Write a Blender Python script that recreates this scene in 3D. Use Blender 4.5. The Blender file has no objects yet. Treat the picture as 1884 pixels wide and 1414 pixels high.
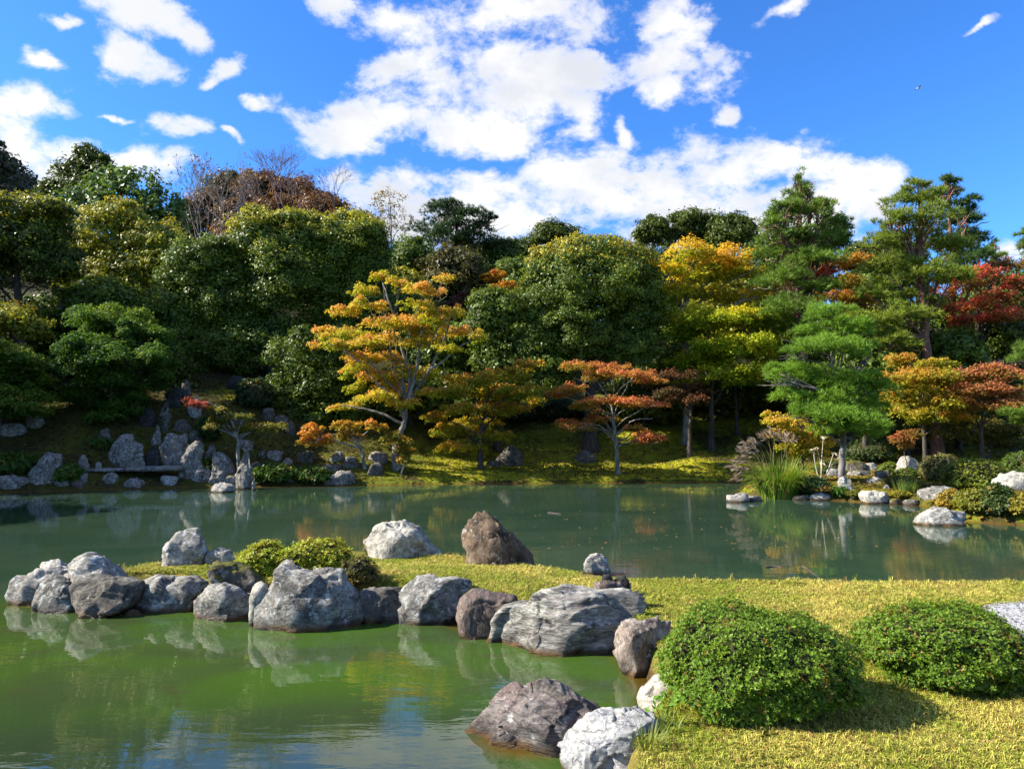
import bpy, math, random
import numpy as np
from mathutils import Vector

random.seed(11)
rng = np.random.default_rng(11)
scene = bpy.context.scene
COL = scene.collection

# ------------------------------------------------------------------ camera
F, CX, CY, EYE = 1256.0, 942.0, 707.0, 3.0          # focal length and centre in photo pixels, eye height
PITCH = math.atan(76.0 / F)
CP, SP = math.cos(PITCH), math.sin(PITCH)
cam_data = bpy.data.cameras.new('camera')
cam_data.sensor_width = 36.0
cam_data.lens = 36.0 * F / 1884.0
cam_data.clip_start, cam_data.clip_end = 0.1, 4000.0
cam = bpy.data.objects.new('camera', cam_data)
cam.location = (0, 0, EYE)
cam.rotation_euler = (math.pi / 2 + PITCH, 0, 0)
COL.objects.link(cam)
scene.camera = cam

# ------------------------------------------------------------------ light and sky
SUN_EL, SUN_AZ = 36.0, 184.0        # azimuth measured from +X towards +Y: the sun stands to the left, level with the camera plane
sd = Vector((math.cos(math.radians(SUN_EL)) * math.cos(math.radians(SUN_AZ)),
             math.cos(math.radians(SUN_EL)) * math.sin(math.radians(SUN_AZ)),
             math.sin(math.radians(SUN_EL))))
sun_data = bpy.data.lights.new('sun', 'SUN')
sun_data.energy = 5.0
sun_data.angle = math.radians(0.5)
sun_data.color = (1.0, 0.93, 0.82)
sun = bpy.data.objects.new('sun', sun_data)
sun.rotation_euler = sd.to_track_quat('Z', 'Y').to_euler()
sun.location = (-40, 10, 60)
COL.objects.link(sun)

vs = scene.view_settings
vs.view_transform = 'Standard'
vs.look = 'None'
vs.gamma = 1.0
vs.use_curve_mapping = False
vs.exposure = 1.42
cy = scene.cycles
cy.max_bounces = 6
cy.diffuse_bounces = 3
cy.glossy_bounces = 2
cy.transmission_bounces = 3
cy.transparent_max_bounces = 4
cy.caustics_reflective = False
cy.caustics_refractive = False
cy.sample_clamp_indirect = 4.0


def ray(px, py):
    u, v = (px - CX) / F, (CY - py) / F
    return np.array([u, CP - v * SP, SP + v * CP])


def at(px, py, Y):
    d = ray(px, py)
    return np.array([0, 0, EYE]) + d * (Y / d[1])


def gpt(px, py, z=0.0):
    d = ray(px, py)
    return np.array([0, 0, EYE]) + d * ((z - EYE) / d[2])


class NT:
    """small helper for writing node trees"""
    def __init__(self, tree):
        self.t = tree
        tree.nodes.clear()

    def n(self, kind, **kw):
        nd = self.t.nodes.new(kind)
        for k, v in kw.items():
            setattr(nd, k, v)
        return nd

    def put(self, sock, v):
        if v is None:
            return
        if hasattr(v, 'is_output') or isinstance(v, bpy.types.NodeSocket):
            self.t.links.new(v, sock)
        else:
            if isinstance(v, (tuple, list)) and len(v) == 3 and sock.type == 'RGBA':
                v = (*v, 1)
            sock.default_value = v

    def m(self, op, a, b=None, c=None, clamp=False):
        nd = self.n('ShaderNodeMath', operation=op, use_clamp=clamp)
        self.put(nd.inputs[0], a); self.put(nd.inputs[1], b); self.put(nd.inputs[2], c)
        return nd.outputs[0]

    def vm(self, op, a, b=None, scale=None):
        nd = self.n('ShaderNodeVectorMath', operation=op)
        self.put(nd.inputs[0], a); self.put(nd.inputs[1], b)
        if scale is not None:
            self.put(nd.inputs[3], scale)
        return nd.outputs['Value'] if op in ('LENGTH', 'DOT_PRODUCT', 'DISTANCE') else nd.outputs[0]

    def step(self, v, a, b, lo=0.0, hi=1.0):
        nd = self.n('ShaderNodeMapRange', interpolation_type='SMOOTHSTEP')
        self.put(nd.inputs[0], v); self.put(nd.inputs[1], a); self.put(nd.inputs[2], b); self.put(nd.inputs[3], lo); self.put(nd.inputs[4], hi)
        return nd.outputs[0]

    def mix(self, f, a, b, blend='MIX'):
        nd = self.n('ShaderNodeMix', data_type='RGBA', blend_type=blend)
        self.put(nd.inputs[0], f); self.put(nd.inputs[6], a); self.put(nd.inputs[7], b)
        return nd.outputs[2]

    def noise(self, vec, scale=1.0, detail=4.0, rough=0.55, dist=0.0, dims='3D'):
        nd = self.n('ShaderNodeTexNoise', noise_dimensions=dims)
        if vec is not None:
            self.put(nd.inputs['Vector'], vec)
        nd.inputs['Scale'].default_value = scale
        nd.inputs['Detail'].default_value = detail
        nd.inputs['Roughness'].default_value = rough
        nd.inputs['Distortion'].default_value = dist
        return nd.outputs[0]

    def mapv(self, vec, loc=(0, 0, 0), rot=(0, 0, 0), scale=(1, 1, 1), kind='POINT'):
        nd = self.n('ShaderNodeMapping', vector_type=kind)
        self.put(nd.inputs[0], vec)
        nd.inputs[1].default_value = loc; nd.inputs[2].default_value = rot; nd.inputs[3].default_value = scale
        return nd.outputs[0]


# clouds: (photo px x, y, half width, half height, tilt degrees); each becomes a soft lobe of a cloud at its place in the sky
CLOUDS = [
    (760, 30, 105, 60, 0), (900, 25, 210, 58, 0), (1065, 35, 90, 58, 0), (755, 110, 80, 60, 0), (770, 165, 85, 55, 0),
    (690, 212, 120, 46, 0), (590, 218, 85, 36, -20), (640, 245, 90, 34, 0), (800, 212, 110, 48, 0), (925, 130, 62, 46, 0), (965, 175, 110, 70, 20),
    (1050, 145, 78, 42, 10), (895, 235, 80, 42, 0), (1060, 205, 55, 36, 0), (940, 245, 70, 40, 0),
    (1235, 30, 70, 48, 0), (1240, 95, 72, 62, 0), (1228, 150, 42, 40, 0), (1300, 85, 58, 30, -20),
    (1070, 300, 110, 46, 10), (1190, 320, 150, 50, 0), (1330, 322, 120, 56, 0), (1475, 312, 125, 56, -8), (1590, 335, 80, 44, 10),
    (1280, 375, 220, 52, 0), (1130, 350, 110, 46, 0), (1480, 385, 180, 56, 0), (1600, 390, 80, 45, 0), (1400, 430, 250, 45, 0), (1180, 420, 130, 34, 0),
    (640, 325, 55, 42, 0), (720, 350, 115, 44, 5), (860, 372, 130, 50, 0), (950, 405, 85, 42, 20), (860, 420, 150, 34, 0), (700, 400, 150, 40, 0), (1010, 430, 60, 26, 0),
    (1318, 212, 20, 22, 0), (1445, 18, 60, 18, 15), (1805, 58, 32, 9, 25),
    (55, 178, 95, 40, 0), (35, 235, 90, 55, 0), (120, 270, 105, 44, -8), (235, 290, 115, 38, -5), (295, 300, 58, 34, 0), (0, 280, 80, 50, 0), (120, 310, 200, 40, 0),
    (270, 22, 95, 40, -15), (345, 58, 62, 34, -20), (225, -10, 70, 34, 0), (245, 92, 60, 34, -35), (285, 118, 55, 30, -20), (220, 78, 26, 24, 0),
    (412, 125, 48, 24, 30), (385, 150, 30, 14, 30), (85, 98, 46, 17, -12), (122, 28, 40, 13, 5), (325, 240, 66, 24, -18), (230, 207, 26, 8, 0), (425, 266, 28, 9, -25),
    (460, 188, 40, 14, 0), (605, 8, 52, 26, -20), (1160, 230, 20, 20, 0), (1868, 450, 70, 26, 0), (1750, 420, 60, 12, 0),
]


def build_world():
    w = bpy.data.worlds.new('World')
    scene.world = w
    w.use_nodes = True
    w.cycles.sampling_method = 'MANUAL'
    w.cycles.sample_map_resolution = 512
    T = NT(w.node_tree)
    sky = T.n('ShaderNodeTexSky', sky_type='NISHITA')
    sky.sun_disc = False
    sky.sun_elevation = math.radians(SUN_EL)
    sky.sun_rotation = math.radians(90.0 - SUN_AZ)
    sky.altitude = 50
    sky.air_density = 1.0
    sky.dust_density = 0.3
    sky.ozone_density = 3.0
    g = T.n('ShaderNodeTexCoord').outputs['Generated']
    sep = T.n('ShaderNodeSeparateXYZ')
    T.put(sep.inputs[0], g)
    x, y, z = sep.outputs
    yy = T.m('MAXIMUM', y, 0.08)
    cmb = T.n('ShaderNodeCombineXYZ')
    T.put(cmb.inputs[0], T.m('DIVIDE', x, yy)); T.put(cmb.inputs[1], T.m('DIVIDE', z, yy))
    uv = cmb.outputs[0]
    n1 = T.n('ShaderNodeTexNoise'); T.put(n1.inputs['Vector'], uv)
    n1.inputs['Scale'].default_value = 7.0; n1.inputs['Detail'].default_value = 5
    off = T.vm('SCALE', T.vm('SUBTRACT', n1.outputs[1], (0.5, 0.5, 0.5)), scale=0.12)
    uvd = T.vm('ADD', uv, off)
    uvd = T.vm('MULTIPLY', uvd, (1, 1, 0))
    dens = None
    for (px, py, rx, ry, tilt) in CLOUDS:
        d = ray(px, py)
        mv = T.mapv(uvd, (d[0] / d[1], d[2] / d[1], 0), (0, 0, math.radians(tilt)), (rx * 1.20 / F, ry * 1.20 / F, 1), 'TEXTURE')
        ln = T.vm('LENGTH', mv)
        dens = ln if dens is None else T.m('SMOOTH_MIN', dens, ln, 0.12)
    dens = T.m('SUBTRACT', 1.0, dens)
    front = T.step(y, 0.10, 0.30)
    dens = T.m('ADD', T.m('MULTIPLY', dens, front), T.m('MULTIPLY', T.m('SUBTRACT', 1.0, front), -0.05))
    # wider sky outside the picture: unseen cloud, made denser to whiten the light in shadows
    zz = T.m('MAXIMUM', z, 0.06)
    c2 = T.n('ShaderNodeCombineXYZ'); T.put(c2.inputs[0], T.m('DIVIDE', x, zz)); T.put(c2.inputs[1], T.m('DIVIDE', y, zz))
    far = T.noise(c2.outputs[0], 1.1, 5, 0.55)
    far = T.m('MULTIPLY', T.m('SUBTRACT', far, 0.47), 3.0)
    side = T.m('MAXIMUM', T.m('SUBTRACT', 1.0, front), T.step(T.m('ABSOLUTE', T.m('DIVIDE', x, yy)), 0.85, 1.1))
    side = T.m('MAXIMUM', side, T.step(z, 0.50, 0.62))
    dens = T.m('ADD', T.m('MULTIPLY', dens, T.m('SUBTRACT', 1.0, side)), T.m('MULTIPLY', far, side))
    p3 = T.mapv(g, scale=(1, 1, 1.6))
    f1 = T.noise(p3, 11.0, 10, 0.62, 0.3)
    f2 = T.noise(p3, 2.6, 4, 0.5)
    f3 = T.noise(p3, 30.0, 8, 0.65, 0.2)
    d2 = T.m('ADD', T.m('MINIMUM', dens, 0.75), T.m('MULTIPLY', T.m('SUBTRACT', f1, 0.51), 2.5))
    d2 = T.m('ADD', d2, T.m('MULTIPLY', T.m('SUBTRACT', f3, 0.5), 1.5))
    d2 = T.m('ADD', d2, T.m('MULTIPLY', T.m('SUBTRACT', f2, 0.5), 0.8))
    alpha = T.step(d2, -0.08, 0.80)
    alpha = T.m('MULTIPLY', alpha, T.step(z, 0.0, 0.05))
    thick = T.step(d2, 0.25, 0.80)
    sh = T.noise(T.vm('ADD', p3, (0.012, -0.01, 0.035)), 6.0, 5, 0.55)
    grey = T.m('MULTIPLY', thick, T.step(sh, 0.36, 0.60), clamp=True)
    sunny = T.step(T.vm('DOT_PRODUCT', g, tuple(sd)), 0.2, 0.9)
    ccol = T.mix(grey, (1.02, 1.02, 1.03), (0.74, 0.77, 0.84))
    ccol = T.mix(sunny, ccol, T.mix(0.75, ccol, (1.05, 1.05, 1.03)))
    # polarised, saturated autumn blue
    hs = T.n('ShaderNodeHueSaturation'); hs.inputs['Saturation'].default_value = SKY_SAT
    T.put(hs.inputs['Color'], sky.outputs[0])
    skc = T.mix(1.0, hs.outputs[0], SKY_TINT, 'MULTIPLY')
    b1 = T.n('ShaderNodeBackground'); T.put(b1.inputs[0], skc); b1.inputs[1].default_value = SKY_STRENGTH
    b2 = T.n('ShaderNodeBackground'); T.put(b2.inputs[0], ccol); b2.inputs[1].default_value = CLOUD_STRENGTH
    mx = T.n('ShaderNodeMixShader')
    T.put(mx.inputs[0], alpha); T.put(mx.inputs[1], b1.outputs[0]); T.put(mx.inputs[2], b2.outputs[0])
    out = T.n('ShaderNodeOutputWorld')
    T.put(out.inputs[0], mx.outputs[0])


SKY_STRENGTH, CLOUD_STRENGTH, SKY_SAT, SKY_TINT = 0.092, 0.40, 1.15, (0.47, 0.80, 1.20)
build_world()


# ------------------------------------------------------------------ small tools
def tag(o, label=None, cat=None, group=None, kind=None):
    if label: o['label'] = label
    if cat: o['category'] = cat
    if group: o['group'] = group
    if kind: o['kind'] = kind
    return o


def mesh_np(name, verts, faces, mat=None, col=None, parent=None, smooth=False, origin=None, attrs=None):
    """one mesh object from arrays; faces is (m,k) or a list of such arrays"""
    verts = np.asarray(verts, dtype=np.float32).reshape(-1, 3)
    if origin is not None:
        verts = verts - np.asarray(origin, dtype=np.float32)
    fl = faces if isinstance(faces, list) else [faces]
    fl = [np.asarray(f, dtype=np.int32) for f in fl if len(f)]
    me = bpy.data.meshes.new(name)
    me.vertices.add(len(verts))
    me.vertices.foreach_set('co', verts.ravel())
    loops = np.concatenate([f.ravel() for f in fl])
    tot = np.concatenate([np.full(len(f), f.shape[1], dtype=np.int32) for f in fl])
    start = np.concatenate([[0], np.cumsum(tot)[:-1]]).astype(np.int32)
    me.loops.add(len(loops))
    me.loops.foreach_set('vertex_index', loops)
    me.polygons.add(len(tot))
    me.polygons.foreach_set('loop_start', start)
    me.polygons.foreach_set('loop_total', tot)
    if smooth:
        me.polygons.foreach_set('use_smooth', np.ones(len(tot), dtype=bool))
    if col is not None:
        a = me.attributes.new('col', 'FLOAT_COLOR', 'POINT')
        c = np.ones((len(verts), 4), dtype=np.float32)
        c[:, :3] = col
        a.data.foreach_set('color', c.ravel())
    for k, v in (attrs or {}).items():
        a = me.attributes.new(k, 'FLOAT', 'POINT')
        a.data.foreach_set('value', np.asarray(v, dtype=np.float32))
    me.update(calc_edges=True)
    me.validate()
    if mat:
        me.materials.append(mat)
    o = bpy.data.objects.new(name, me)
    COL.objects.link(o)
    if parent is not None:
        o.parent = parent
    elif origin is not None:
        o.location = origin
    return o


def empty(name, loc):
    o = bpy.data.objects.new(name, None)
    o.location = loc
    o.empty_display_size = 0.2
    COL.objects.link(o)
    return o


def norm(a):
    return a / np.maximum(np.linalg.norm(a, axis=-1, keepdims=True), 1e-9)


def _hash(ix, iy, iz, s):
    h = (ix * 374761393 + iy * 668265263 + iz * 2147483647 + s * 1274126177) & 0xFFFFFFFF
    h = ((h ^ (h >> 13)) * 1274126177) & 0xFFFFFFFF
    h = h ^ (h >> 16)
    return (h & 0xFFFF) / 65535.0


def vnoise(p, seed=0):
    """value noise in -1..1"""
    p = np.asarray(p, dtype=np.float64)
    i = np.floor(p).astype(np.int64)
    f = p - i
    f = f * f * f * (f * (f * 6 - 15) + 10)
    r = 0
    for dx in (0, 1):
        wx = f[:, 0] if dx else 1 - f[:, 0]
        for dy in (0, 1):
            wy = f[:, 1] if dy else 1 - f[:, 1]
            for dz in (0, 1):
                wz = f[:, 2] if dz else 1 - f[:, 2]
                r = r + wx * wy * wz * _hash(i[:, 0] + dx, i[:, 1] + dy, i[:, 2] + dz, seed)
    return r * 2 - 1


def fbm(p, octaves=4, seed=0, gain=0.5):
    r, a, q = 0, 1.0, np.asarray(p, dtype=np.float64)
    for k in range(octaves):
        r = r + a * vnoise(q, seed + k * 17)
        q = q * 2.03 + 11.7
        a *= gain
    return r


def poly_sd(P, poly):
    """signed distance to a polygon, positive inside"""
    P = np.asarray(P, dtype=np.float64)
    poly = np.asarray(poly, dtype=np.float64)
    best = np.full(len(P), 1e9)
    ins = np.zeros(len(P), dtype=bool)
    for k in range(len(poly)):
        a, b = poly[k], poly[(k + 1) % len(poly)]
        ab = b - a
        t = np.clip(((P - a) @ ab) / max(ab @ ab, 1e-9), 0, 1)
        best = np.minimum(best, np.linalg.norm(P - a - t[:, None] * ab, axis=1))
        c = (a[1] > P[:, 1]) != (b[1] > P[:, 1])
        dy = b[1] - a[1]
        if abs(dy) > 1e-12:
            xi = a[0] + (P[:, 1] - a[1]) * (b[0] - a[0]) / dy
            ins ^= c & (P[:, 0] < xi)
    return np.where(ins, best, -best)


def smooth01(x, a, b):
    t = np.clip((x - a) / (b - a), 0, 1)
    return t * t * (3 - 2 * t)


# ------------------------------------------------------------------ materials
def new_mat(name):
    m = bpy.data.materials.new(name)
    m.use_nodes = True
    return m, NT(m.node_tree)


def leaf_mat(name, rough=0.5, spec=0.3, transl=0.3):
    m, T = new_mat(name)
    at_ = T.n('ShaderNodeAttribute', attribute_name='col')
    p = T.n('ShaderNodeBsdfPrincipled')
    T.put(p.inputs['Base Color'], at_.outputs['Color'])
    p.inputs['Roughness'].default_value = rough
    p.inputs['Specular IOR Level'].default_value = spec
    tr = T.n('ShaderNodeBsdfTranslucent')
    T.put(tr.inputs[0], T.mix(1.0, at_.outputs['Color'], (1.35, 1.3, 0.7), 'MULTIPLY'))
    mx = T.n('ShaderNodeMixShader'); mx.inputs[0].default_value = transl
    T.put(mx.inputs[1], p.outputs[0]); T.put(mx.inputs[2], tr.outputs[0])
    o = T.n('ShaderNodeOutputMaterial'); T.put(o.inputs[0], mx.outputs[0])
    return m


def simple_mat(name, c1, c2, scale=4.0, rough=0.85, bump=0.4, stretch=(1, 1, 1), spec=0.25, detail=6, c3=None):
    m, T = new_mat(name)
    tc = T.n('ShaderNodeTexCoord').outputs['Object']
    v = T.mapv(tc, scale=stretch)
    f = T.noise(v, scale, detail, 0.6)
    c = T.mix(T.step(f, 0.35, 0.65), c1, c2)
    if c3:
        c = T.mix(T.step(T.noise(v, scale * 3.1, 4, 0.6), 0.55, 0.7), c, c3)
    p = T.n('ShaderNodeBsdfPrincipled')
    T.put(p.inputs['Base Color'], c)
    p.inputs['Roughness'].default_value = rough
    p.inputs['Specular IOR Level'].default_value = spec
    b = T.n('ShaderNodeBump'); b.inputs['Strength'].default_value = bump; b.inputs['Distance'].default_value = 0.05
    T.put(b.inputs['Height'], T.noise(v, scale * 2.5, 8, 0.65))
    T.put(p.inputs['Normal'], b.outputs[0])
    o = T.n('ShaderNodeOutputMaterial'); T.put(o.inputs[0], p.outputs[0])
    return m


def rock_mat(name, base, light, dark, lichen=(0.42, 0.43, 0.40), lich_amt=0.5, streak=(1, 1, 1), tint=(0.10, 0.06, 0.05), tint_amt=0.0,
             moss=0.0, scale=1.0, waterline=True, spec=0.25):
    m, T = new_mat(name)
    tc = T.n('ShaderNodeTexCoord').outputs['Object']
    oi = T.n('ShaderNodeObjectInfo').outputs['Random']
    shift = T.vm('SCALE', (17.0, 31.0, 23.0), scale=oi)
    v0 = T.vm('ADD', tc, shift)
    v = T.mapv(v0, scale=streak)
    big = T.noise(v, 2.2 * scale, 5, 0.6, 0.4)
    fine = T.noise(v, 14 * scale, 8, 0.7)
    sp = T.noise(v0, 26 * scale, 5, 0.75)
    warm = lambda q: (q[0] * 1.05, q[1], q[2] * 0.88)
    c = T.mix(T.step(big, 0.30, 0.60), warm(dark), warm(base))
    c = T.mix(T.step(T.noise(v, 4.0 * scale, 9, 0.70, 0.8), 0.44, 0.74), c, warm(light))
    if tint_amt:
        c = T.mix(T.m('MULTIPLY', T.step(T.noise(v0, 1.7 * scale, 3), 0.42, 0.62), tint_amt), c, tint)
    c = T.mix(T.m('MULTIPLY', T.step(fine, 0.55, 0.42), 0.55), c, T.mix(1.0, c, (0.35, 0.35, 0.36), 'MULTIPLY'))
    lm = T.m('MULTIPLY', T.step(T.noise(v0, 7.5 * scale, 9, 0.72), 0.60 - 0.12 * lich_amt, 0.66 - 0.10 * lich_amt), 0.85)
    c = T.mix(lm, c, T.mix(T.step(sp, 0.45, 0.6), lichen, tuple(q * 0.62 for q in lichen)))
    c = T.mix(T.m('MULTIPLY', T.step(sp, 0.63, 0.70), 0.6), c, (0.02, 0.02, 0.018))
    geo = T.n('ShaderNodeNewGeometry')
    sep = T.n('ShaderNodeSeparateXYZ'); T.put(sep.inputs[0], geo.outputs['Position'])
    if moss > 0:
        sn = T.n('ShaderNodeSeparateXYZ'); T.put(sn.inputs[0], geo.outputs['Normal'])
        up = T.m('ADD', sn.outputs[2], T.m('MULTIPLY', T.m('SUBTRACT', T.noise(v0, 6 * scale, 6, 0.7), 0.5), 1.6))
        mm = T.step(up, 1.15 - moss, 1.35 - moss)
        c = T.mix(mm, c, T.mix(T.step(fine, 0.4, 0.6), (0.05, 0.055, 0.008), (0.11, 0.10, 0.012)))
    rough = 0.85
    if waterline:
        zz = T.m('ADD', sep.outputs[2], T.m('MULTIPLY', T.m('SUBTRACT', T.noise(v0, 5, 4), 0.5), 0.10))
        c = T.mix(T.step(zz, 0.13, 0.02), c, T.mix(T.step(big, 0.4, 0.6), (0.030, 0.022, 0.014), (0.10, 0.05, 0.012)))
        rough = T.step(zz, 0.02, 0.12, 0.35, 0.85)
    p = T.n('ShaderNodeBsdfPrincipled')
    T.put(p.inputs['Base Color'], c)
    T.put(p.inputs['Roughness'], rough)
    p.inputs['Specular IOR Level'].default_value = spec
    ck = T.m('ABSOLUTE', T.m('SUBTRACT', T.noise(v, 1.6 * scale, 5, 0.6, 1.2), 0.5))
    c = T.mix(T.m('MULTIPLY', T.step(ck, 0.014, 0.003), 0.6), c, (0.018, 0.016, 0.015))
    T.put(p.inputs['Base Color'], c)
    h = T.m('ADD', T.m('MULTIPLY', fine, 0.5), T.m('ADD', T.m('MULTIPLY', T.noise(v, 6.5 * scale, 9, 0.68, 0.9), 1.0), T.m('MULTIPLY', T.noise(v0, 45 * scale, 4, 0.7), 0.22)))
    b = T.n('ShaderNodeBump'); b.inputs['Strength'].default_value = 0.85; b.inputs['Distance'].default_value = 0.05
    T.put(b.inputs['Height'], h)
    T.put(p.inputs['Normal'], b.outputs[0])
    o = T.n('ShaderNodeOutputMaterial'); T.put(o.inputs[0], p.outputs[0])
    return m


ROCK = {
    'grey': rock_mat('grey_stone', (0.19, 0.187, 0.18), (0.42, 0.415, 0.40), (0.045, 0.045, 0.047), lich_amt=0.6, streak=(1, 1, 1.6)),
    'pale': rock_mat('pale_stone', (0.28, 0.275, 0.265), (0.45, 0.44, 0.42), (0.11, 0.11, 0.115), lichen=(0.6, 0.6, 0.56), lich_amt=0.6, streak=(1, 1, 2.2)),
    'white': rock_mat('white_stone', (0.40, 0.39, 0.365), (0.56, 0.55, 0.51), (0.16, 0.16, 0.155), lichen=(0.55, 0.55, 0.48), lich_amt=0.4),
    'dark': rock_mat('dark_stone', (0.10, 0.092, 0.083), (0.21, 0.20, 0.185), (0.030, 0.028, 0.026), lichen=(0.30, 0.31, 0.28), lich_amt=0.35, streak=(1, 1, 1.5)),
    'brown': rock_mat('brown_stone', (0.15, 0.115, 0.105), (0.25, 0.20, 0.185), (0.05, 0.042, 0.042), lich_amt=0.2, lichen=(0.30, 0.26, 0.23), streak=(2.2, 1, 0.8)),
    'strata': rock_mat('banded_stone', (0.17, 0.16, 0.16), (0.30, 0.27, 0.26), (0.04, 0.037, 0.038), lich_amt=0.15, streak=(0.9, 1, 2.6), tint=(0.16, 0.10, 0.09), tint_amt=0.55),
    'banded': rock_mat('pale_banded_stone', (0.27, 0.27, 0.26), (0.60, 0.60, 0.57), (0.06, 0.057, 0.055), lichen=(0.45, 0.45, 0.42), lich_amt=0.3, streak=(0.7, 1, 3.4), tint=(0.13, 0.10, 0.095), tint_amt=0.35),
    'pink': rock_mat('pinkish_stone', (0.25, 0.205, 0.185), (0.46, 0.42, 0.39), (0.08, 0.068, 0.062), lichen=(0.5, 0.48, 0.45), lich_amt=0.35, streak=(1.6, 1, 0.8)),
    'umber': rock_mat('umber_stone', (0.125, 0.088, 0.062), (0.25, 0.19, 0.14), (0.04, 0.03, 0.022), lichen=(0.34, 0.31, 0.26), lich_amt=0.3, moss=0.28, streak=(1.4, 1, 0.8)),
    'mossy': rock_mat('mossy_stone', (0.09, 0.08, 0.07), (0.22, 0.21, 0.19), (0.03, 0.026, 0.022), lichen=(0.38, 0.37, 0.33), lich_amt=0.45, moss=0.75),
    'shade': rock_mat('speckled_stone', (0.19, 0.18, 0.165), (0.34, 0.325, 0.30), (0.05, 0.047, 0.043), lichen=(0.50, 0.49, 0.46), lich_amt=0.6, scale=1.1, streak=(1.3, 1, 0.8)),
    'black': rock_mat('blackish_stone', (0.03, 0.03, 0.032), (0.07, 0.07, 0.075), (0.012, 0.012, 0.013), lichen=(0.14, 0.14, 0.14), lich_amt=0.15),
    'blue': rock_mat('blue_grey_stone', (0.32, 0.335, 0.37), (0.54, 0.54, 0.53), (0.17, 0.18, 0.20), lichen=(0.60, 0.60, 0.56), lich_amt=0.35, streak=(1, 1, 1.6), scale=0.9),
    'wet': rock_mat('bank_stone', (0.14, 0.135, 0.13), (0.30, 0.29, 0.28), (0.05, 0.045, 0.04), lichen=(0.40, 0.40, 0.36), lich_amt=0.5, moss=0.35),
}
LEAF = leaf_mat('leaf', 0.5, 0.3, 0.30)
GLOSSY = leaf_mat('glossy_leaf', 0.45, 0.25, 0.30)
MAPLE = leaf_mat('maple_leaf', 0.55, 0.15, 0.48)
NEEDLE = leaf_mat('pine_needle', 0.5, 0.2, 0.28)
BLADE = leaf_mat('grass_blade', 0.55, 0.25, 0.35)
BARK = {
    'dark': simple_mat('dark_bark', (0.035, 0.028, 0.022), (0.085, 0.07, 0.055), 9, 0.9, 0.7, (1, 1, 0.25)),
    'pale': simple_mat('pale_bark', (0.11, 0.10, 0.08), (0.29, 0.27, 0.22), 5, 0.85, 0.5, (1, 1, 0.4), c3=(0.06, 0.05, 0.045)),
    'grey': simple_mat('grey_bark', (0.10, 0.09, 0.08), (0.22, 0.20, 0.18), 6, 0.9, 0.6, (1, 1, 0.35), c3=(0.04, 0.035, 0.03)),
    'pine': simple_mat('pine_bark', (0.11, 0.055, 0.04), (0.24, 0.13, 0.095), 7, 0.9, 0.8, (1, 1, 0.35), c3=(0.05, 0.035, 0.03)),
    'twig': simple_mat('twig_bark', (0.09, 0.06, 0.06), (0.16, 0.11, 0.11), 4, 0.9, 0.2),
}

# ------------------------------------------------------------------ terrain
SHX = np.array([-80, -34, -23.2, -20, -16.9, -12.5, -8.2, -4.8, -1.2, 4.5, 11.1, 16, 25, 45, 90])
SHY = np.array([29, 30.0, 30.9, 32.0, 33.0, 33.8, 34.3, 35.2, 35.5, 35.9, 36.3, 37.2, 37.5, 36, 34])
TT = np.array([-3, -0.6, 0, 0.5, 2, 4, 6, 9, 12, 15, 20, 30, 45, 70, 120])
PX = np.array([-40, -22, -16, -8, 0, 8, 18, 45])
PZ = np.array([
    [-.9, -.35, -.05, .35, 1.3, 2.6, 3.7, 5.0, 6.2, 7.3, 9.0, 12.0, 17, 22, 28],
    [-.9, -.35, -.05, .35, 1.1, 2.5, 3.6, 5.0, 6.2, 7.3, 9.0, 12.0, 17, 22, 28],
    [-.9, -.35, -.05, .35, 0.85, 2.2, 3.8, 5.0, 6.0, 7.0, 8.8, 12.0, 17, 22, 28],
    [-.9, -.35, -.05, .28, .75, 1.35, 2.1, 3.3, 4.4, 5.5, 7.5, 10.5, 15, 20, 24],
    [-.9, -.35, -.05, .20, .34, .50, .68, 1.5, 2.5, 3.6, 5.6, 9.5, 14.5, 19, 21],
    [-.9, -.35, -.05, .20, .34, .50, .68, 1.4, 2.5, 3.7, 5.7, 9.5, 14.5, 19, 21],
    [-.9, -.35, -.05, .25, .55, .95, 1.4, 2.2, 3.0, 3.9, 5.8, 9.5, 14.5, 19, 21],
    [-.9, -.35, -.05, .25, .6, 1.0, 1.5, 2.4, 3.2, 4.1, 6.0, 9.5, 14.5, 19, 21]])

ISLAND = [tuple(gpt(px, py)[:2]) for px, py in
          [(1352, 906), (1385, 912), (1420, 917), (1460, 914), (1500, 920), (1560, 922), (1600, 926), (1650, 927), (1690, 930), (1722, 936),
           (1735, 950), (1765, 958), (1800, 962), (1884, 967), (1990, 974)]] + [(30.0, 19.5), (45, 19.0), (45, 42), (17.5, 42), (14.6, 38.0), (12.2, 33.5)]

LAWN = [(-8.15, 11.9)] + [tuple(gpt(px, py, 0.38)[:2]) for px, py in
        [(240, 1050), (300, 1038), (400, 1026), (470, 1016), (560, 1009), (640, 1009), (720, 1013), (800, 1020), (900, 1031), (1000, 1043), (1100, 1055), (1180, 1062),
         (1320, 1064), (1500, 1065), (1700, 1066), (1884, 1067), (2100, 1069), (2400, 1072)]] + [(20, 11.0), (20, -6), (-0.5, -6), (0.7, 4.0)] + \
       [tuple(gpt(px, py, 0.0)[:2]) for px, py in
        [(1165, 1420), (1200, 1372), (1228, 1325), (1232, 1285), (1195, 1230), (1160, 1185), (1130, 1170), (1040, 1172), (930, 1165), (870, 1148), (800, 1128), (700, 1118), (570, 1130), (480, 1125), (400, 1115), (310, 1100), (200, 1100), (120, 1090)]]
LAWN = np.array(LAWN)


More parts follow.
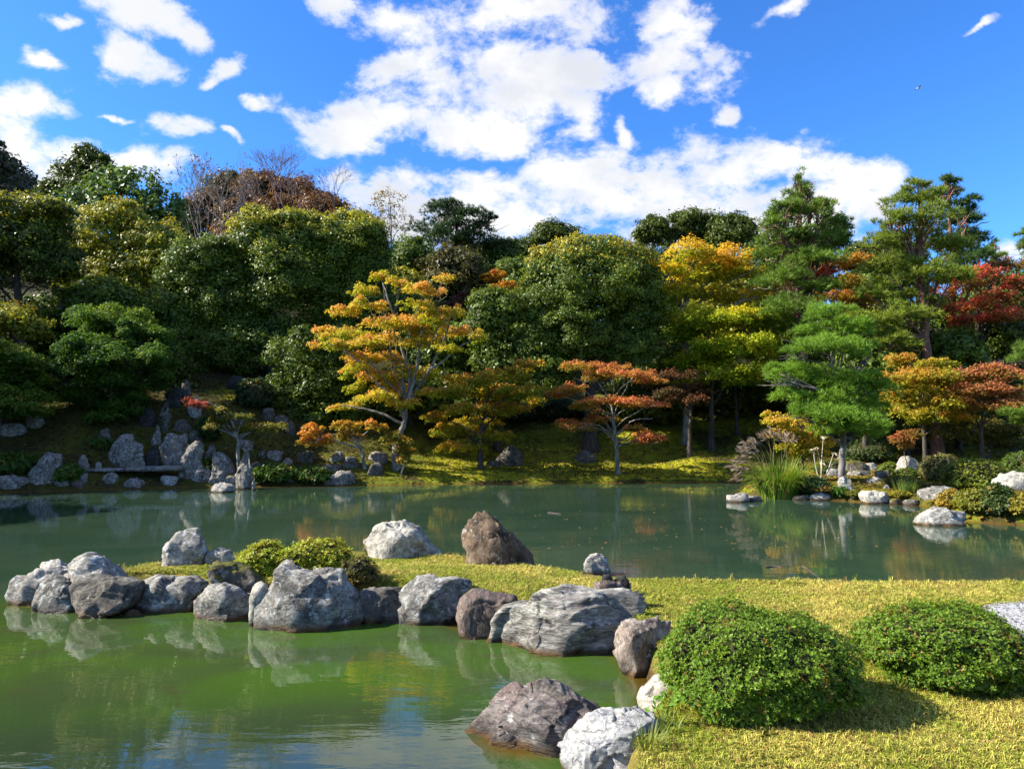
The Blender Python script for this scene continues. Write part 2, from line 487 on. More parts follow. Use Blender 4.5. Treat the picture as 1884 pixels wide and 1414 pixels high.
def lawn_h(P):
    d = poly_sd(P, LAWN)
    x, y = P[:, 0], P[:, 1]
    top = 0.36 + 0.10 * np.exp(-(((x + 1.8) / 2.6) ** 2 + ((y - 11.6) / 1.6) ** 2)) + 0.06 * smooth01(-x, 2.5, 4.5) + 0.02 * vnoise(np.c_[x * 0.9, y * 0.9, 0 * x], 3) + 0.012 * vnoise(np.c_[x * 3, y * 3, 0 * x], 4)
    return np.where(d > -1.0, -0.75 + (top + 0.75) * smooth01(d, -0.42, 0.08), -2.0), d


def ground_h(P):
    P = np.asarray(P, dtype=np.float64).reshape(-1, 2)
    x, y = P[:, 0], P[:, 1]
    t = y - np.interp(x, SHX, SHY)
    tl = -30.0 - x                                       # the pond's other bank, beyond the picture's edge
    t = np.maximum(t, np.where(y < 40, tl, -99))
    tb = -7.0 - y
    ti = np.clip(np.interp(t, TT, np.arange(len(TT))), 0, len(TT) - 1)
    xi = np.clip(np.interp(x, PX, np.arange(len(PX))), 0, len(PX) - 1)
    t0, x0 = np.minimum(ti.astype(int), len(TT) - 2), np.minimum(xi.astype(int), len(PX) - 2)
    ft, fx = ti - t0, xi - x0
    z = (PZ[x0, t0] * (1 - ft) + PZ[x0, t0 + 1] * ft) * (1 - fx) + (PZ[x0 + 1, t0] * (1 - ft) + PZ[x0 + 1, t0 + 1] * ft) * fx
    z = np.where(tb > -3, np.maximum(z, -0.9 + (tb + 3) * 0.4), z)
    z = np.minimum(z, np.where(y < -3, 1.2, 99))
    n = vnoise(np.c_[x * 0.35, y * 0.35, 0 * x], 5) + 0.5 * vnoise(np.c_[x * 0.9, y * 0.9, 0 * x], 6) + 0.3 * vnoise(np.c_[x * 2.3, y * 2.3, 0 * x], 8)
    z = z + n * np.clip(t * 0.06, 0.0, 0.22)
    d = poly_sd(P, ISLAND)
    isl = -0.9 + (1.22 + 0.06 * np.clip(d, 0, 12) ** 0.8 + 0.05 * n) * smooth01(d, -0.7, 0.45)
    z = np.where(d > -0.8, np.maximum(z, isl), z)
    # wooded hills behind the garden
    z = z + 78 * np.exp(-(((x + 192) / 66) ** 2 + ((y - 190) / 60) ** 2))
    z = z + 13 * np.exp(-(((x + 33) / 17) ** 2 + ((y - 104) / 24) ** 2))
    return z


def gz(x, y):
    z = float(ground_h([[x, y]])[0])
    h, d = lawn_h(np.array([[x, y]]))
    return max(z, float(h[0]))


def hit(px, py):
    """where the sight line through a photo pixel meets ground, lawn or water"""
    d = ray(px, py)
    t = np.concatenate([np.arange(3.0, 70, 0.05), np.arange(70, 260, 0.5)])
    P = np.array([0, 0, EYE]) + d[None, :] * t[:, None]
    h = np.maximum(np.maximum(ground_h(P[:, :2]), lawn_h(P[:, :2])[0]), 0.0)
    k = np.argmax(P[:, 2] <= h)
    if P[k, 2] > h[k]:
        k = len(t) - 1
    return P[k]


def grid_mesh(name, xs, ys, hfun, mat, attrs=None):
    X, Y = np.meshgrid(xs, ys)
    P = np.c_[X.ravel(), Y.ravel()]
    Z = hfun(P)
    nx, ny = len(xs), len(ys)
    i = np.arange(nx * ny).reshape(ny, nx)
    f = np.stack([i[:-1, :-1], i[:-1, 1:], i[1:, 1:], i[1:, :-1]], axis=-1).reshape(-1, 4)
    return P, Z, f


def ground_mat():
    m, T = new_mat('moss_and_soil')
    g = T.n('ShaderNodeNewGeometry')
    pos = g.outputs['Position']
    a = T.noise(pos, 0.55, 6, 0.62)
    b = T.noise(pos, 2.4, 7, 0.65)
    c = T.noise(pos, 11, 6, 0.7)
    mossy = T.n('ShaderNodeAttribute', attribute_name='mossy').outputs['Fac']
    painted_sun = T.n('ShaderNodeAttribute', attribute_name='bright').outputs['Fac']
    col = T.mix(T.step(b, 0.35, 0.62), (0.040, 0.030, 0.014), (0.058, 0.056, 0.010))
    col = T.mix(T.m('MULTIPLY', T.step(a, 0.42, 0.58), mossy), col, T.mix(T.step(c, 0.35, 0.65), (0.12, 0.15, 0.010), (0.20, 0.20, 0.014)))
    col = T.mix(T.m('MULTIPLY', T.step(T.noise(pos, 5.0, 6, 0.7), 0.58, 0.68), 0.75), col, (0.13, 0.075, 0.025))
    col = T.mix(T.step(T.m('ADD', painted_sun, T.m('MULTIPLY', T.m('SUBTRACT', b, 0.5), 0.8)), 0.35, 0.7), col, T.mix(T.step(c, 0.35, 0.65), (0.20, 0.20, 0.012), (0.34, 0.31, 0.016)))
    sep = T.n('ShaderNodeSeparateXYZ'); T.put(sep.inputs[0], pos)
    # leaf litter on the wooded slope, bare mud under water
    col = T.mix(T.step(T.m('ADD', sep.outputs[2], T.m('MULTIPLY', b, 2.0)), 5.0, 8.0), col, T.mix(T.step(c, 0.4, 0.6), (0.022, 0.020, 0.010), (0.05, 0.045, 0.016)))
    col = T.mix(T.step(sep.outputs[2], 0.10, -0.05), col, (0.11, 0.055, 0.012))
    p = T.n('ShaderNodeBsdfPrincipled'); T.put(p.inputs['Base Color'], col)
    p.inputs['Roughness'].default_value = 0.95; p.inputs['Specular IOR Level'].default_value = 0.1
    bp = T.n('ShaderNodeBump'); bp.inputs['Strength'].default_value = 0.9; bp.inputs['Distance'].default_value = 0.12
    T.put(bp.inputs['Height'], T.m('ADD', b, T.m('MULTIPLY', c, 0.6))); T.put(p.inputs['Normal'], bp.outputs[0])
    o = T.n('ShaderNodeOutputMaterial'); T.put(o.inputs[0], p.outputs[0])
    return m


def lawn_mat():
    m, T = new_mat('turf')
    pos = T.n('ShaderNodeNewGeometry').outputs['Position']
    a = T.noise(pos, 1.3, 5, 0.6); c = T.noise(pos, 22, 6, 0.7)
    col = T.mix(T.step(a, 0.38, 0.62), (0.24, 0.20, 0.045), (0.14, 0.17, 0.02))
    col = T.mix(T.step(c, 0.4, 0.65), T.mix(1.0, col, (0.5, 0.45, 0.5), 'MULTIPLY'), col)
    sep = T.n('ShaderNodeSeparateXYZ'); T.put(sep.inputs[0], pos)
    col = T.mix(T.step(sep.outputs[2], 0.24, 0.06), col, T.mix(T.step(c, 0.4, 0.6), (0.035, 0.025, 0.012), (0.09, 0.05, 0.015)))
    p = T.n('ShaderNodeBsdfPrincipled'); T.put(p.inputs['Base Color'], col)
    p.inputs['Roughness'].default_value = 0.95; p.inputs['Specular IOR Level'].default_value = 0.1
    bp = T.n('ShaderNodeBump'); bp.inputs['Strength'].default_value = 0.8; bp.inputs['Distance'].default_value = 0.03
    T.put(bp.inputs['Height'], c); T.put(p.inputs['Normal'], bp.outputs[0])
    o = T.n('ShaderNodeOutputMaterial'); T.put(o.inputs[0], p.outputs[0])
    return m


def water_mat():
    m, T = new_mat('green_pond_water')
    pos = T.n('ShaderNodeNewGeometry').outputs['Position']
    near = T.n('ShaderNodeAttribute', attribute_name='near').outputs['Fac']
    shal = T.n('ShaderNodeAttribute', attribute_name='shallow').outputs['Fac']
    flat = T.mapv(pos, scale=(0.55, 1.0, 0))
    a = T.noise(flat, 0.5, 4, 0.55, 0.6)
    b = T.noise(flat, 1.7, 5, 0.6, 0.5)
    deep = T.mix(T.step(a, 0.35, 0.65), WATER_DEEP[0], WATER_DEEP[1])
    clear = T.mix(T.step(a, 0.36, 0.60), WATER_NEAR[0], WATER_NEAR[1])
    clear = T.mix(T.m('MULTIPLY', T.step(b, 0.55, 0.72), 0.6), clear, WATER_NEAR[2])
    body = T.mix(near, deep, clear)
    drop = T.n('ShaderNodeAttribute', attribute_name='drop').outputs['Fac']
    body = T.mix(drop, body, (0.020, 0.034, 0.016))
    body = T.mix(T.m('MULTIPLY', T.step(T.m('ADD', shal, T.m('MULTIPLY', T.m('SUBTRACT', b, 0.5), 0.6)), 0.30, 0.85), 0.85), body, (0.115, 0.058, 0.006))
    dif = T.n('ShaderNodeBsdfDiffuse'); T.put(dif.inputs[0], body)
    # where the bed comes close to the surface it shows through the algae
    tr = T.n('ShaderNodeBsdfTransparent'); T.put(tr.inputs[0], (0.75, 0.62, 0.25, 1))
    s2 = T.m('MULTIPLY', T.step(T.m('ADD', shal, T.m('MULTIPLY', T.m('SUBTRACT', b, 0.5), 0.5)), 0.45, 0.95), 0.5)
    inner = T.n('ShaderNodeMixShader'); T.put(inner.inputs[0], s2); T.put(inner.inputs[1], dif.outputs[0]); T.put(inner.inputs[2], tr.outputs[0])
    rip = T.noise(T.mapv(pos, scale=(2.2, 7.0, 0)), 1.0, 3, 0.5, 0.3)
    rip2 = T.noise(T.mapv(pos, scale=(0.5, 1.3, 0)), 1.0, 2, 0.5)
    bp = T.n('ShaderNodeBump'); bp.inputs['Strength'].default_value = 1.0; bp.inputs['Distance'].default_value = 1.0
    amp = T.step(T.noise(T.mapv(pos, scale=(0.12, 0.2, 0)), 1.0, 2), 0.4, 0.62, 0.0008, 0.0030)
    T.put(bp.inputs['Height'], T.m('ADD', T.m('MULTIPLY', rip, amp), T.m('MULTIPLY', rip2, 0.0025)))
    gl = T.n('ShaderNodeBsdfGlossy'); gl.inputs['Roughness'].default_value = 0.02
    T.put(gl.inputs['Color'], (1, 1, 1, 1)); T.put(gl.inputs['Normal'], bp.outputs[0])
    fr = T.n('ShaderNodeFresnel'); fr.inputs['IOR'].default_value = 1.68
    T.put(fr.inputs['Normal'], bp.outputs[0])
    mx = T.n('ShaderNodeMixShader'); T.put(mx.inputs[0], fr.outputs[0]); T.put(mx.inputs[1], inner.outputs[0]); T.put(mx.inputs[2], gl.outputs[0])
    o = T.n('ShaderNodeOutputMaterial'); T.put(o.inputs[0], mx.outputs[0])
    return m


WATER_DEEP = [(0.022, 0.046, 0.026), (0.032, 0.056, 0.032)]
WATER_NEAR = [(0.036, 0.056, 0.017), (0.040, 0.082, 0.011), (0.050, 0.050, 0.020)]

xs = np.unique(np.round(np.concatenate([np.arange(-500, -100, 12.5), np.arange(-100, -40, 2.5), np.arange(-40, 46, 0.5), np.arange(46, 120, 3), np.arange(120, 501, 20)]), 3))
ys = np.unique(np.round(np.concatenate([np.arange(-60, 4, 4), np.arange(4, 18, 1.5), np.arange(18, 56, 0.4), np.arange(56, 120, 2.0), np.arange(120, 300, 8), np.arange(300, 901, 40)]), 3))
P, Z, f = grid_mesh('ground', xs, ys, ground_h, None)


def sun_on_moss(P):  # sunlight on the bank, painted into the moss as brighter patches
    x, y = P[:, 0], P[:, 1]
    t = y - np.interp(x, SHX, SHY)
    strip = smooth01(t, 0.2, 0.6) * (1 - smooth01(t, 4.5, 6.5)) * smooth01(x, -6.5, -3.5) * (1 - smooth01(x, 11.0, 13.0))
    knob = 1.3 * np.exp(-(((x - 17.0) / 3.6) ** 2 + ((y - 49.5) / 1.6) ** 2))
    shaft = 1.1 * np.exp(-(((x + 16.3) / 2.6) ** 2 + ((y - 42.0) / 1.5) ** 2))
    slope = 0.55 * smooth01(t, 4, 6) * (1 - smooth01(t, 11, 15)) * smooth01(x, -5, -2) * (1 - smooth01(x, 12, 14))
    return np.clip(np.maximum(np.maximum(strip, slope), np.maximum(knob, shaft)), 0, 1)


tag(mesh_np('ground', np.c_[P, Z], f, ground_mat(), smooth=True, attrs={'mossy': 0.15 + 0.85 * smooth01(P[:, 0], -12, -3), 'bright': sun_on_moss(P)}), 'mossy pond bank rising into the wooded slope', kind='structure')

xs = np.unique(np.round(np.concatenate([np.arange(-9.5, 3, 0.10), np.arange(3, 21, 0.2)]), 3))
ys = np.unique(np.round(np.concatenate([np.arange(-7, 5, 0.5), np.arange(5, 14.5, 0.09)]), 3))
P, Z, f = grid_mesh('lawn', xs, ys, lambda q: lawn_h(q)[0], None)
keep = (Z[f] > -0.74).any(axis=1)
tag(mesh_np('lawn', np.c_[P, Z], f[keep], lawn_mat(), smooth=True), 'grassy spit reaching out into the pond', kind='structure')

xs = np.unique(np.round(np.concatenate([np.arange(-60, -10, 1.0), np.arange(-10, 4, 0.16), np.arange(4, 46, 0.6)]), 3))
ys = np.unique(np.round(np.concatenate([np.arange(-9, 4, 1.0), np.arange(4, 15, 0.16), np.arange(15, 48, 0.5)]), 3))
P, Z, f = grid_mesh('water', xs, ys, lambda q: np.zeros(len(q)), None)
dl = -poly_sd(P, LAWN)
cx, cyy = P[:, 0], P[:, 1]
inlet = smooth01(-cyy + 0.0, -14.0, -10.0) * smooth01(dl * 0 + 1, 0, 1)
edge = np.interp(cx, [-20, -9, -7.5, -3, 20], [12.6, 12.0, 12.4, 12.6, 12.6])
near = 1 - smooth01(cyy, edge - 1.0, edge + 0.8)
gh = ground_h(P)
shal = np.maximum(np.clip(1 - dl / 0.75, 0, 1), np.clip(1 + gh / 0.5, 0, 1) * (cyy > 15))
rk = np.array(gpt(975, 1372))[:2]
shal = np.maximum(shal, np.clip(1.12 - np.hypot((cx - rk[0]) / 0.85, (cyy - rk[1] - 0.12) / 0.55), 0, 1))
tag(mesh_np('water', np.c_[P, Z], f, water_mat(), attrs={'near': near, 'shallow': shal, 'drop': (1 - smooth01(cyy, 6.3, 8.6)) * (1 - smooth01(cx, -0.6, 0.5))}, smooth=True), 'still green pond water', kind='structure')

# white raked gravel at the edge of the lawn
GRAVEL = np.array([tuple(gpt(px, py, 0.42)[:2]) for px, py in [(1800, 1122), (1812, 1112), (1840, 1105), (1884, 1102), (2050, 1095), (2300, 1100), (2300, 1300), (2000, 1220), (1884, 1168), (1850, 1148), (1820, 1133)]])


def gravel():
    xs = np.arange(6.0, 12.6, 0.05); ys = np.arange(6.0, 11.0, 0.05)
    P, Z, f = grid_mesh('g', xs, ys, lambda q: lawn_h(q)[0], None)
    d = poly_sd(P, GRAVEL)
    rake = 0.012 * np.sin((P[:, 1] + 0.35 * P[:, 0]) * 2 * math.pi / 0.11)
    z = Z + 0.03 * smooth01(d, -0.05, 0.12) + rake * smooth01(d, 0.05, 0.2) + 0.004
    keep = (d[f] > -0.03).all(axis=1)
    m = simple_mat('white_gravel', (0.50, 0.50, 0.50), (0.74, 0.74, 0.73), 60, 0.9, 1.0, c3=(0.33, 0.33, 0.34))
    tag(mesh_np('gravel_court', np.c_[P, z], f[keep], m, smooth=True), 'raked white gravel beside the lawn', kind='structure')
    q = rng.uniform([6.0, 6.5], [9.6, 10.6], (16000, 2))
    d = poly_sd(q, GRAVEL)
    q, d = q[d > 0.0], d[d > 0.0]
    h = lawn_h(q)[0] + 0.034 + 0.012 * np.sin((q[:, 1] + 0.35 * q[:, 0]) * 2 * math.pi / 0.11) * smooth01(d, 0.05, 0.2)
    tet = np.array([[1, 1, 1], [-1, -1, 1], [-1, 1, -1], [1, -1, -1]]) * 0.5
    rr = norm(rng.normal(size=(len(q), 3, 3)))
    s = rng.uniform(0.012, 0.022, (len(q), 1, 1))
    V = np.c_[q, h][:, None, :] + (tet[None] @ rr) * s
    fc = np.array([[0, 1, 2], [0, 3, 1], [0, 2, 3], [1, 3, 2]])
    Fc = (np.arange(len(q)) * 4)[:, None, None] + fc[None]
    tag(mesh_np('gravel', V.reshape(-1, 3), Fc.reshape(-1, 3), m), 'loose white gravel stones', kind='stuff')


gravel()


# ------------------------------------------------------------------ lawn grass
def blades(pos, height, width, lean, cols, bend=0.5):
    """single-bend blades: a quad and a tip triangle each"""
    n = len(pos)
    a = rng.uniform(0, 2 * math.pi, n)
    side = np.c_[np.cos(a), np.sin(a), 0 * a]
    la = rng.uniform(0, 2 * math.pi, n)
    ld = np.c_[np.cos(la), np.sin(la), 0 * la] * (lean * rng.uniform(0.1, 1.0, n))[:, None]
    up = np.array([0, 0, 1.0])
    h = height[:, None]
    w = (width * 0.5)[:, None]
    m1 = pos + up * h * 0.55 + ld * h * 0.30
    tp = pos + up * h * (1 - 0.25 * lean[:, None]) + ld * h
    V = np.stack([pos - side * w, pos + side * w, m1 + side * w * 0.8, m1 - side * w * 0.8, tp], axis=1)
    i = (np.arange(n) * 5)[:, None]
    q = i + np.array([[0, 1, 2, 3]]); t = i + np.array([[3, 2, 4]])
    C = np.repeat(cols[:, None, :], 5, axis=1)
    C[:, 0:2] *= 0.8
    return V.reshape(-1, 3), q, t, C.reshape(-1, 3)


def grass():
    """turf: one mesh of points, each carrying a small tuft (nobody could count the blades)"""
    allp = []
    for x0, y0, x1, y1, dens in [(-8.3, 10.4, 1.2, 13.9, 900), (1.2, 8.5, 12.6, 11.9, 900), (0.2, 4.7, 10.5, 8.5, 1250)]:
        n = int((x1 - x0) * (y1 - y0) * dens)
        q = rng.uniform([x0, y0], [x1, y1], (n, 2))
        allp.append(q[np.abs(q[:, 0]) < q[:, 1] * 0.80 + 0.6])
    q = np.concatenate(allp)
    h, d = lawn_h(q)
    ok = (d > 0.05) & (h > 0.14) & (poly_sd(q, GRAVEL) < -0.02 + 0.03 * rng.normal(size=len(q)))
    q, h, d = q[ok], h[ok], d[ok]
    n = len(q)
    patch = vnoise(np.c_[q * 0.8, 0 * h], 21) + 0.6 * vnoise(np.c_[q * 2.6, 0 * h], 22)
    dry = np.clip(0.33 + 0.42 * patch + 0.26 * rng.normal(size=n) - 0.30 * smooth01(-q[:, 0], 3.0, 5.5), 0, 1)[:, None]
    c = np.array([0.26, 0.32, 0.024]) * (1 - dry) + np.array([0.66, 0.54, 0.13]) * dry
    k = rng.random(n) < 0.07
    c[k] = (0.33, 0.19, 0.06)
    c *= rng.uniform(0.75, 1.25, (n, 1))
    ht = np.clip(rng.uniform(0.6, 1.25, n) * (1 + 0.30 * patch), 0.4, 2.0)
    ht = np.where(rng.random(n) < 0.02, ht * 1.9, ht)
    ht = ht * np.where((d < 0.3) & (rng.random(n) < 0.6), rng.uniform(1.0, 1.9, n), 1.0)
    me = bpy.data.meshes.new('grass')
    me.vertices.add(n)
    me.vertices.foreach_set('co', np.c_[q, h - 0.006].astype(np.float32).ravel())
    a = me.attributes.new('tint', 'FLOAT_COLOR', 'POINT'); a.data.foreach_set('color', np.c_[c, np.ones(n)].astype(np.float32).ravel())
    a = me.attributes.new('turn', 'FLOAT_VECTOR', 'POINT'); a.data.foreach_set('vector', np.c_[rng.normal(size=(n, 2)) * 0.12, rng.uniform(0, 6.283, n)].astype(np.float32).ravel())
    wd = np.where(q[:, 1] > 8.6, 1.25, 1.0)
    a = me.attributes.new('size', 'FLOAT_VECTOR', 'POINT'); a.data.foreach_set('vector', np.c_[wd, wd, ht].astype(np.float32).ravel())
    # the tuft: nine thin blades
    m = 9
    tufts = []
    p = np.c_[rng.normal(size=(m, 2)) * 0.016, np.zeros(m)]
    V, Q, Tt, C = blades(p, rng.uniform(0.026, 0.058, m), rng.uniform(0.005, 0.0095, m), rng.uniform(0.5, 1.9, m), np.repeat(rng.uniform(0.55, 1.4, (m, 1)), 3, 1))
    mat, T = new_mat('turf_blade')
    t1 = T.n('ShaderNodeAttribute', attribute_name='tint', attribute_type='INSTANCER')
    t2 = T.n('ShaderNodeAttribute', attribute_name='col')
    cc = T.mix(1.0, t1.outputs['Color'], t2.outputs['Color'], 'MULTIPLY')
    pb = T.n('ShaderNodeBsdfPrincipled'); T.put(pb.inputs['Base Color'], cc); pb.inputs['Roughness'].default_value = 0.55; pb.inputs['Specular IOR Level'].default_value = 0.25
    tr = T.n('ShaderNodeBsdfTranslucent'); T.put(tr.inputs[0], cc)
    mx = T.n('ShaderNodeMixShader'); mx.inputs[0].default_value = 0.35
    T.put(mx.inputs[1], pb.outputs[0]); T.put(mx.inputs[2], tr.outputs[0])
    T.put(T.n('ShaderNodeOutputMaterial').inputs[0], mx.outputs[0])
    tuft = mesh_np('grass_blades', V, [Q, Tt], mat, C)
    COL.objects.unlink(tuft)
    o = bpy.data.objects.new('grass', me); COL.objects.link(o)
    ng = bpy.data.node_groups.new('turf', 'GeometryNodeTree')
    ng.interface.new_socket('Geometry', in_out='INPUT', socket_type='NodeSocketGeometry')
    ng.interface.new_socket('Geometry', in_out='OUTPUT', socket_type='NodeSocketGeometry')
    N, L = ng.nodes, ng.links
    gi, go = N.new('NodeGroupInput'), N.new('NodeGroupOutput')
    oi = N.new('GeometryNodeObjectInfo'); oi.inputs['Object'].default_value = tuft
    iop = N.new('GeometryNodeInstanceOnPoints')
    at1 = N.new('GeometryNodeInputNamedAttribute'); at1.data_type = 'FLOAT_VECTOR'; at1.inputs[0].default_value = 'turn'
    at2 = N.new('GeometryNodeInputNamedAttribute'); at2.data_type = 'FLOAT_VECTOR'; at2.inputs[0].default_value = 'size'
    L.new(gi.outputs[0], iop.inputs['Points']); L.new(oi.outputs['Geometry'], iop.inputs['Instance'])
    L.new(at1.outputs[0], iop.inputs['Rotation']); L.new(at2.outputs[0], iop.inputs['Scale'])
    L.new(iop.outputs[0], go.inputs[0])
    md = o.modifiers.new('turf', 'NODES'); md.node_group = ng
    tag(o, 'short yellowing lawn grass', kind='stuff')


grass()

# ------------------------------------------------------------------ stones
def icosphere(level):
    import bmesh
    bm = bmesh.new()
    bmesh.ops.create_icosphere(bm, subdivisions=level, radius=1.0)
    v = np.array([q.co[:] for q in bm.verts]); f = np.array([[q.index for q in p.verts] for p in bm.faces])
    bm.free()
    return v, f


ICO = {k: icosphere(k) for k in (2, 3, 4, 5, 6)}


def outline_radius(theta, poly):
    """distance from the origin to a closed outline in each direction"""
    d = np.c_[np.cos(theta), np.sin(theta)]
    r = np.zeros(len(theta))
    for k in range(len(poly)):
        a, b = poly[k], poly[(k + 1) % len(poly)]
        e = b - a
        den = d[:, 0] * e[1] - d[:, 1] * e[0]
        den = np.where(np.abs(den) < 1e-12, 1e-12, den)
        s = (a[0] * e[1] - a[1] * e[0]) / den
        u = (a[0] * d[:, 1] - a[1] * d[:, 0]) / den
        ok = (u >= -1e-6) & (u <= 1 + 1e-6) & (s > 0)
        r = np.where(ok, np.maximum(r, s), r)
    return np.where(r <= 0, 0.3 * np.abs(poly).max(), r)


def shape_outline(kind, x0, y0, x1, y1, g):
    """a rough outline in photo pixels for a smaller stone"""
    w, h = x1 - x0, y1 - y0
    base = {'round': [(0, .95), (.0, .45), (.12, .15), (.35, .02), (.65, 0), (.88, .14), (1, .5), (1, .95), (.5, 1)],
            'block': [(0, 1), (.02, .3), (.10, .05), (.45, 0), (.80, .04), (.96, .2), (1, 1), (.5, 1)],
            'tall': [(.05, 1), (.0, .6), (.14, .25), (.34, .0), (.66, .04), (.82, .25), (1, .6), (.98, 1), (.5, 1)],
            'peak': [(0, 1), (.10, .65), (.30, .25), (.52, .0), (.66, .1), (.82, .45), (1, 1), (.5, 1)],
            'left': [(0, 1), (.04, .3), (.20, .0), (.42, .06), (.70, .4), (1, .9), (.9, 1), (.5, 1)],
            'right': [(0, .9), (.3, .4), (.58, .06), (.82, .0), (.97, .3), (1, 1), (.5, 1)],
            'flat': [(0, .8), (.06, .25), (.3, .05), (.7, .0), (.95, .2), (1, .8), (.8, 1), (.2, 1)]}[kind]
    return [(x0 + w * (a + g.uniform(-.04, .04)), y0 + h * (b + (g.uniform(-.05, .05) if 0.02 < b < .9 else 0))) for a, b in base]


def rock(label, poly, mat, thick=0.75, level=4, seed=0, amp=0.07, cuts=5, sink=0.3, bulge=0.62, strata=0.0, sdir=(0.3, 0.2, 1.0), Y=None, group=None, name='rock', cat='rock', freq=3.0, fract=0.16, near=0.0):
    g = random.Random(seed * 7 + 3)
    if isinstance(poly, tuple):
        poly = shape_outline(poly[0], *poly[1:], g)
    px = np.array([p[0] for p in poly], float); py = np.array([p[1] for p in poly], float)
    x0, x1, y0, y1 = px.min(), px.max(), py.min(), py.max()
    foot = hit((x0 + x1) / 2, y1)
    yf = (foot[1] if Y is None else Y) - near
    w = (x1 - x0) * yf / F
    yc = yf + 0.5 * thick * w * 0.8
    k = yc / F
    cxp, cyp = (x0 + x1) / 2, (y0 * 0.45 + y1 * 0.55)
    c = at(cxp, cyp, yc)
    low = y1 - 0.12 * (y1 - y0)
    out = [((a - cxp) * k, -(b - cyp) * k - (sink * (y1 - y0) * k + 0.12 if b > low else 0)) for a, b in poly]
    # the foot of the stone seen from above lies nearer than its middle: lower the base accordingly
    out = np.array(out)
    v, f = ICO[level]
    th = np.arctan2(v[:, 2], v[:, 0])
    s = np.sqrt(v[:, 0] ** 2 + v[:, 2] ** 2)
    r = outline_radius(th, out) * s ** np.where(v[:, 1] > 0, bulge + 0.75, bulge)
    ry = 0.5 * thick * w
    p = np.c_[np.cos(th) * r, np.sign(v[:, 1]) * np.abs(v[:, 1]) ** (bulge + 0.15) * ry * np.where(v[:, 1] > 0, 0.75, 1.0), np.sin(th) * r]
    size = max(w * 0.5, (y1 - y0) * k * 0.5)
    rs = np.random.default_rng(seed + 100)
    for kc in range(int(cuts * 3)):                           # split faces
        n = np.array([rs.uniform(-.55, .55), -rs.uniform(.5, 1.0), rs.uniform(-.15, .65)])
        if rs.random() < 0.25:
            n[1] *= -1
        if kc > cuts:
            n = rs.normal(size=3) + np.array([0, -.3, .4])
        n /= np.linalg.norm(n)
        dd = p @ n
        o = np.quantile(dd, rs.uniform(0.80, 0.93) if kc < cuts * 0.6 else rs.uniform(0.93, 0.985))
        over = np.maximum(dd - o, 0)
        p = p - n[None] * (over * 0.9 * np.clip(np.abs(v[:, 1]) * 3.0, 0.0, 1))[:, None]
    # fracture: each broken piece of the surface lies at its own slant
    u0 = p / size
    wq = u0 + 0.10 * np.c_[fbm(u0 * 2.5, 2, seed + 31), fbm(u0 * 2.5, 2, seed + 32), fbm(u0 * 2.5, 2, seed + 33)]
    p = np.where(np.isfinite(p), p, 0)
    for ns, am in ((9, fract), (34, fract * 0.75)):
        st = u0[rs.integers(0, len(u0), ns)]
        near = np.argmin(((wq[:, None] - st[None]) ** 2).sum(-1), axis=1)
        tl = rs.normal(size=(ns, 3)) * 0.8
        p = p + norm(p) * (np.clip(((u0 - st[near]) * tl[near]).sum(1) + rs.normal(size=ns)[near] * 0.12, -0.6, 0.6) * am * size)[:, None]
    un = norm(p)
    q = p / size + seed * 3.17
    amp = amp * 0.7
    disp = amp * fbm(q * freq * 0.6, 3, seed) + amp * 0.7 * (0.5 - np.abs(vnoise(q * freq * 1.3, seed + 5))) + amp * 0.28 * fbm(q * freq * 3.2, 3, seed + 9)
    if strata:
        sv = np.array(sdir) / np.linalg.norm(sdir)
        q2 = q + 0.25 * np.c_[fbm(q * 1.5, 2, seed + 1), fbm(q * 1.5, 2, seed + 2), fbm(q * 1.5, 2, seed + 3)]
        q2 = q2 * 0.7 + (q2 @ sv)[:, None] * sv[None] * 5.5
        disp = disp + strata * (0.5 - np.abs(vnoise(q2, seed + 8))) + strata * 0.4 * vnoise(q2 * 2.3, seed + 4)
    p = p + un * (disp * size)[:, None]
    o = mesh_np(name, p + c, f, ROCK[mat], smooth=True, origin=c)
    tag(o, label, cat, group)
    return o


# ------------------------------------------------------------------ tubes: trunks, limbs, stems
class Tubes:
    def __init__(self):
        self.v, self.f, self.n = [], [], 0

    def add(self, pts, rad, sides=6):
        pts = np.asarray(pts, float); rad = np.asarray(rad, float)
        n = len(pts)
        tg = norm(np.gradient(pts, axis=0))
        ref = np.where(np.abs(tg[:, 2:3]) > 0.9, np.array([[1.0, 0, 0]]), np.array([[0, 0, 1.0]]))
        if abs(tg[:, 2]).max() > 0.7:
            ref = np.tile([[0.3, 1.0, 0.1]], (n, 1))
        a = norm(np.cross(tg, ref)); b = np.cross(tg, a)
        an = np.linspace(0, 2 * math.pi, sides, endpoint=False)
        ring = pts[:, None] + (a[:, None] * np.cos(an)[None, :, None] + b[:, None] * np.sin(an)[None, :, None]) * rad[:, None, None]
        self.v.append(ring.reshape(-1, 3))
        i = np.arange(n * sides).reshape(n, sides) + self.n
        q = np.stack([i[:-1], np.roll(i[:-1], -1, 1), np.roll(i[1:], -1, 1), i[1:]], -1).reshape(-1, 4)
        self.f.append(q)
        self.n += n * sides

    def build(self, name, mat, parent, origin):
        return mesh_np(name, np.concatenate(self.v), np.concatenate(self.f), mat, parent=parent, origin=origin, smooth=True)


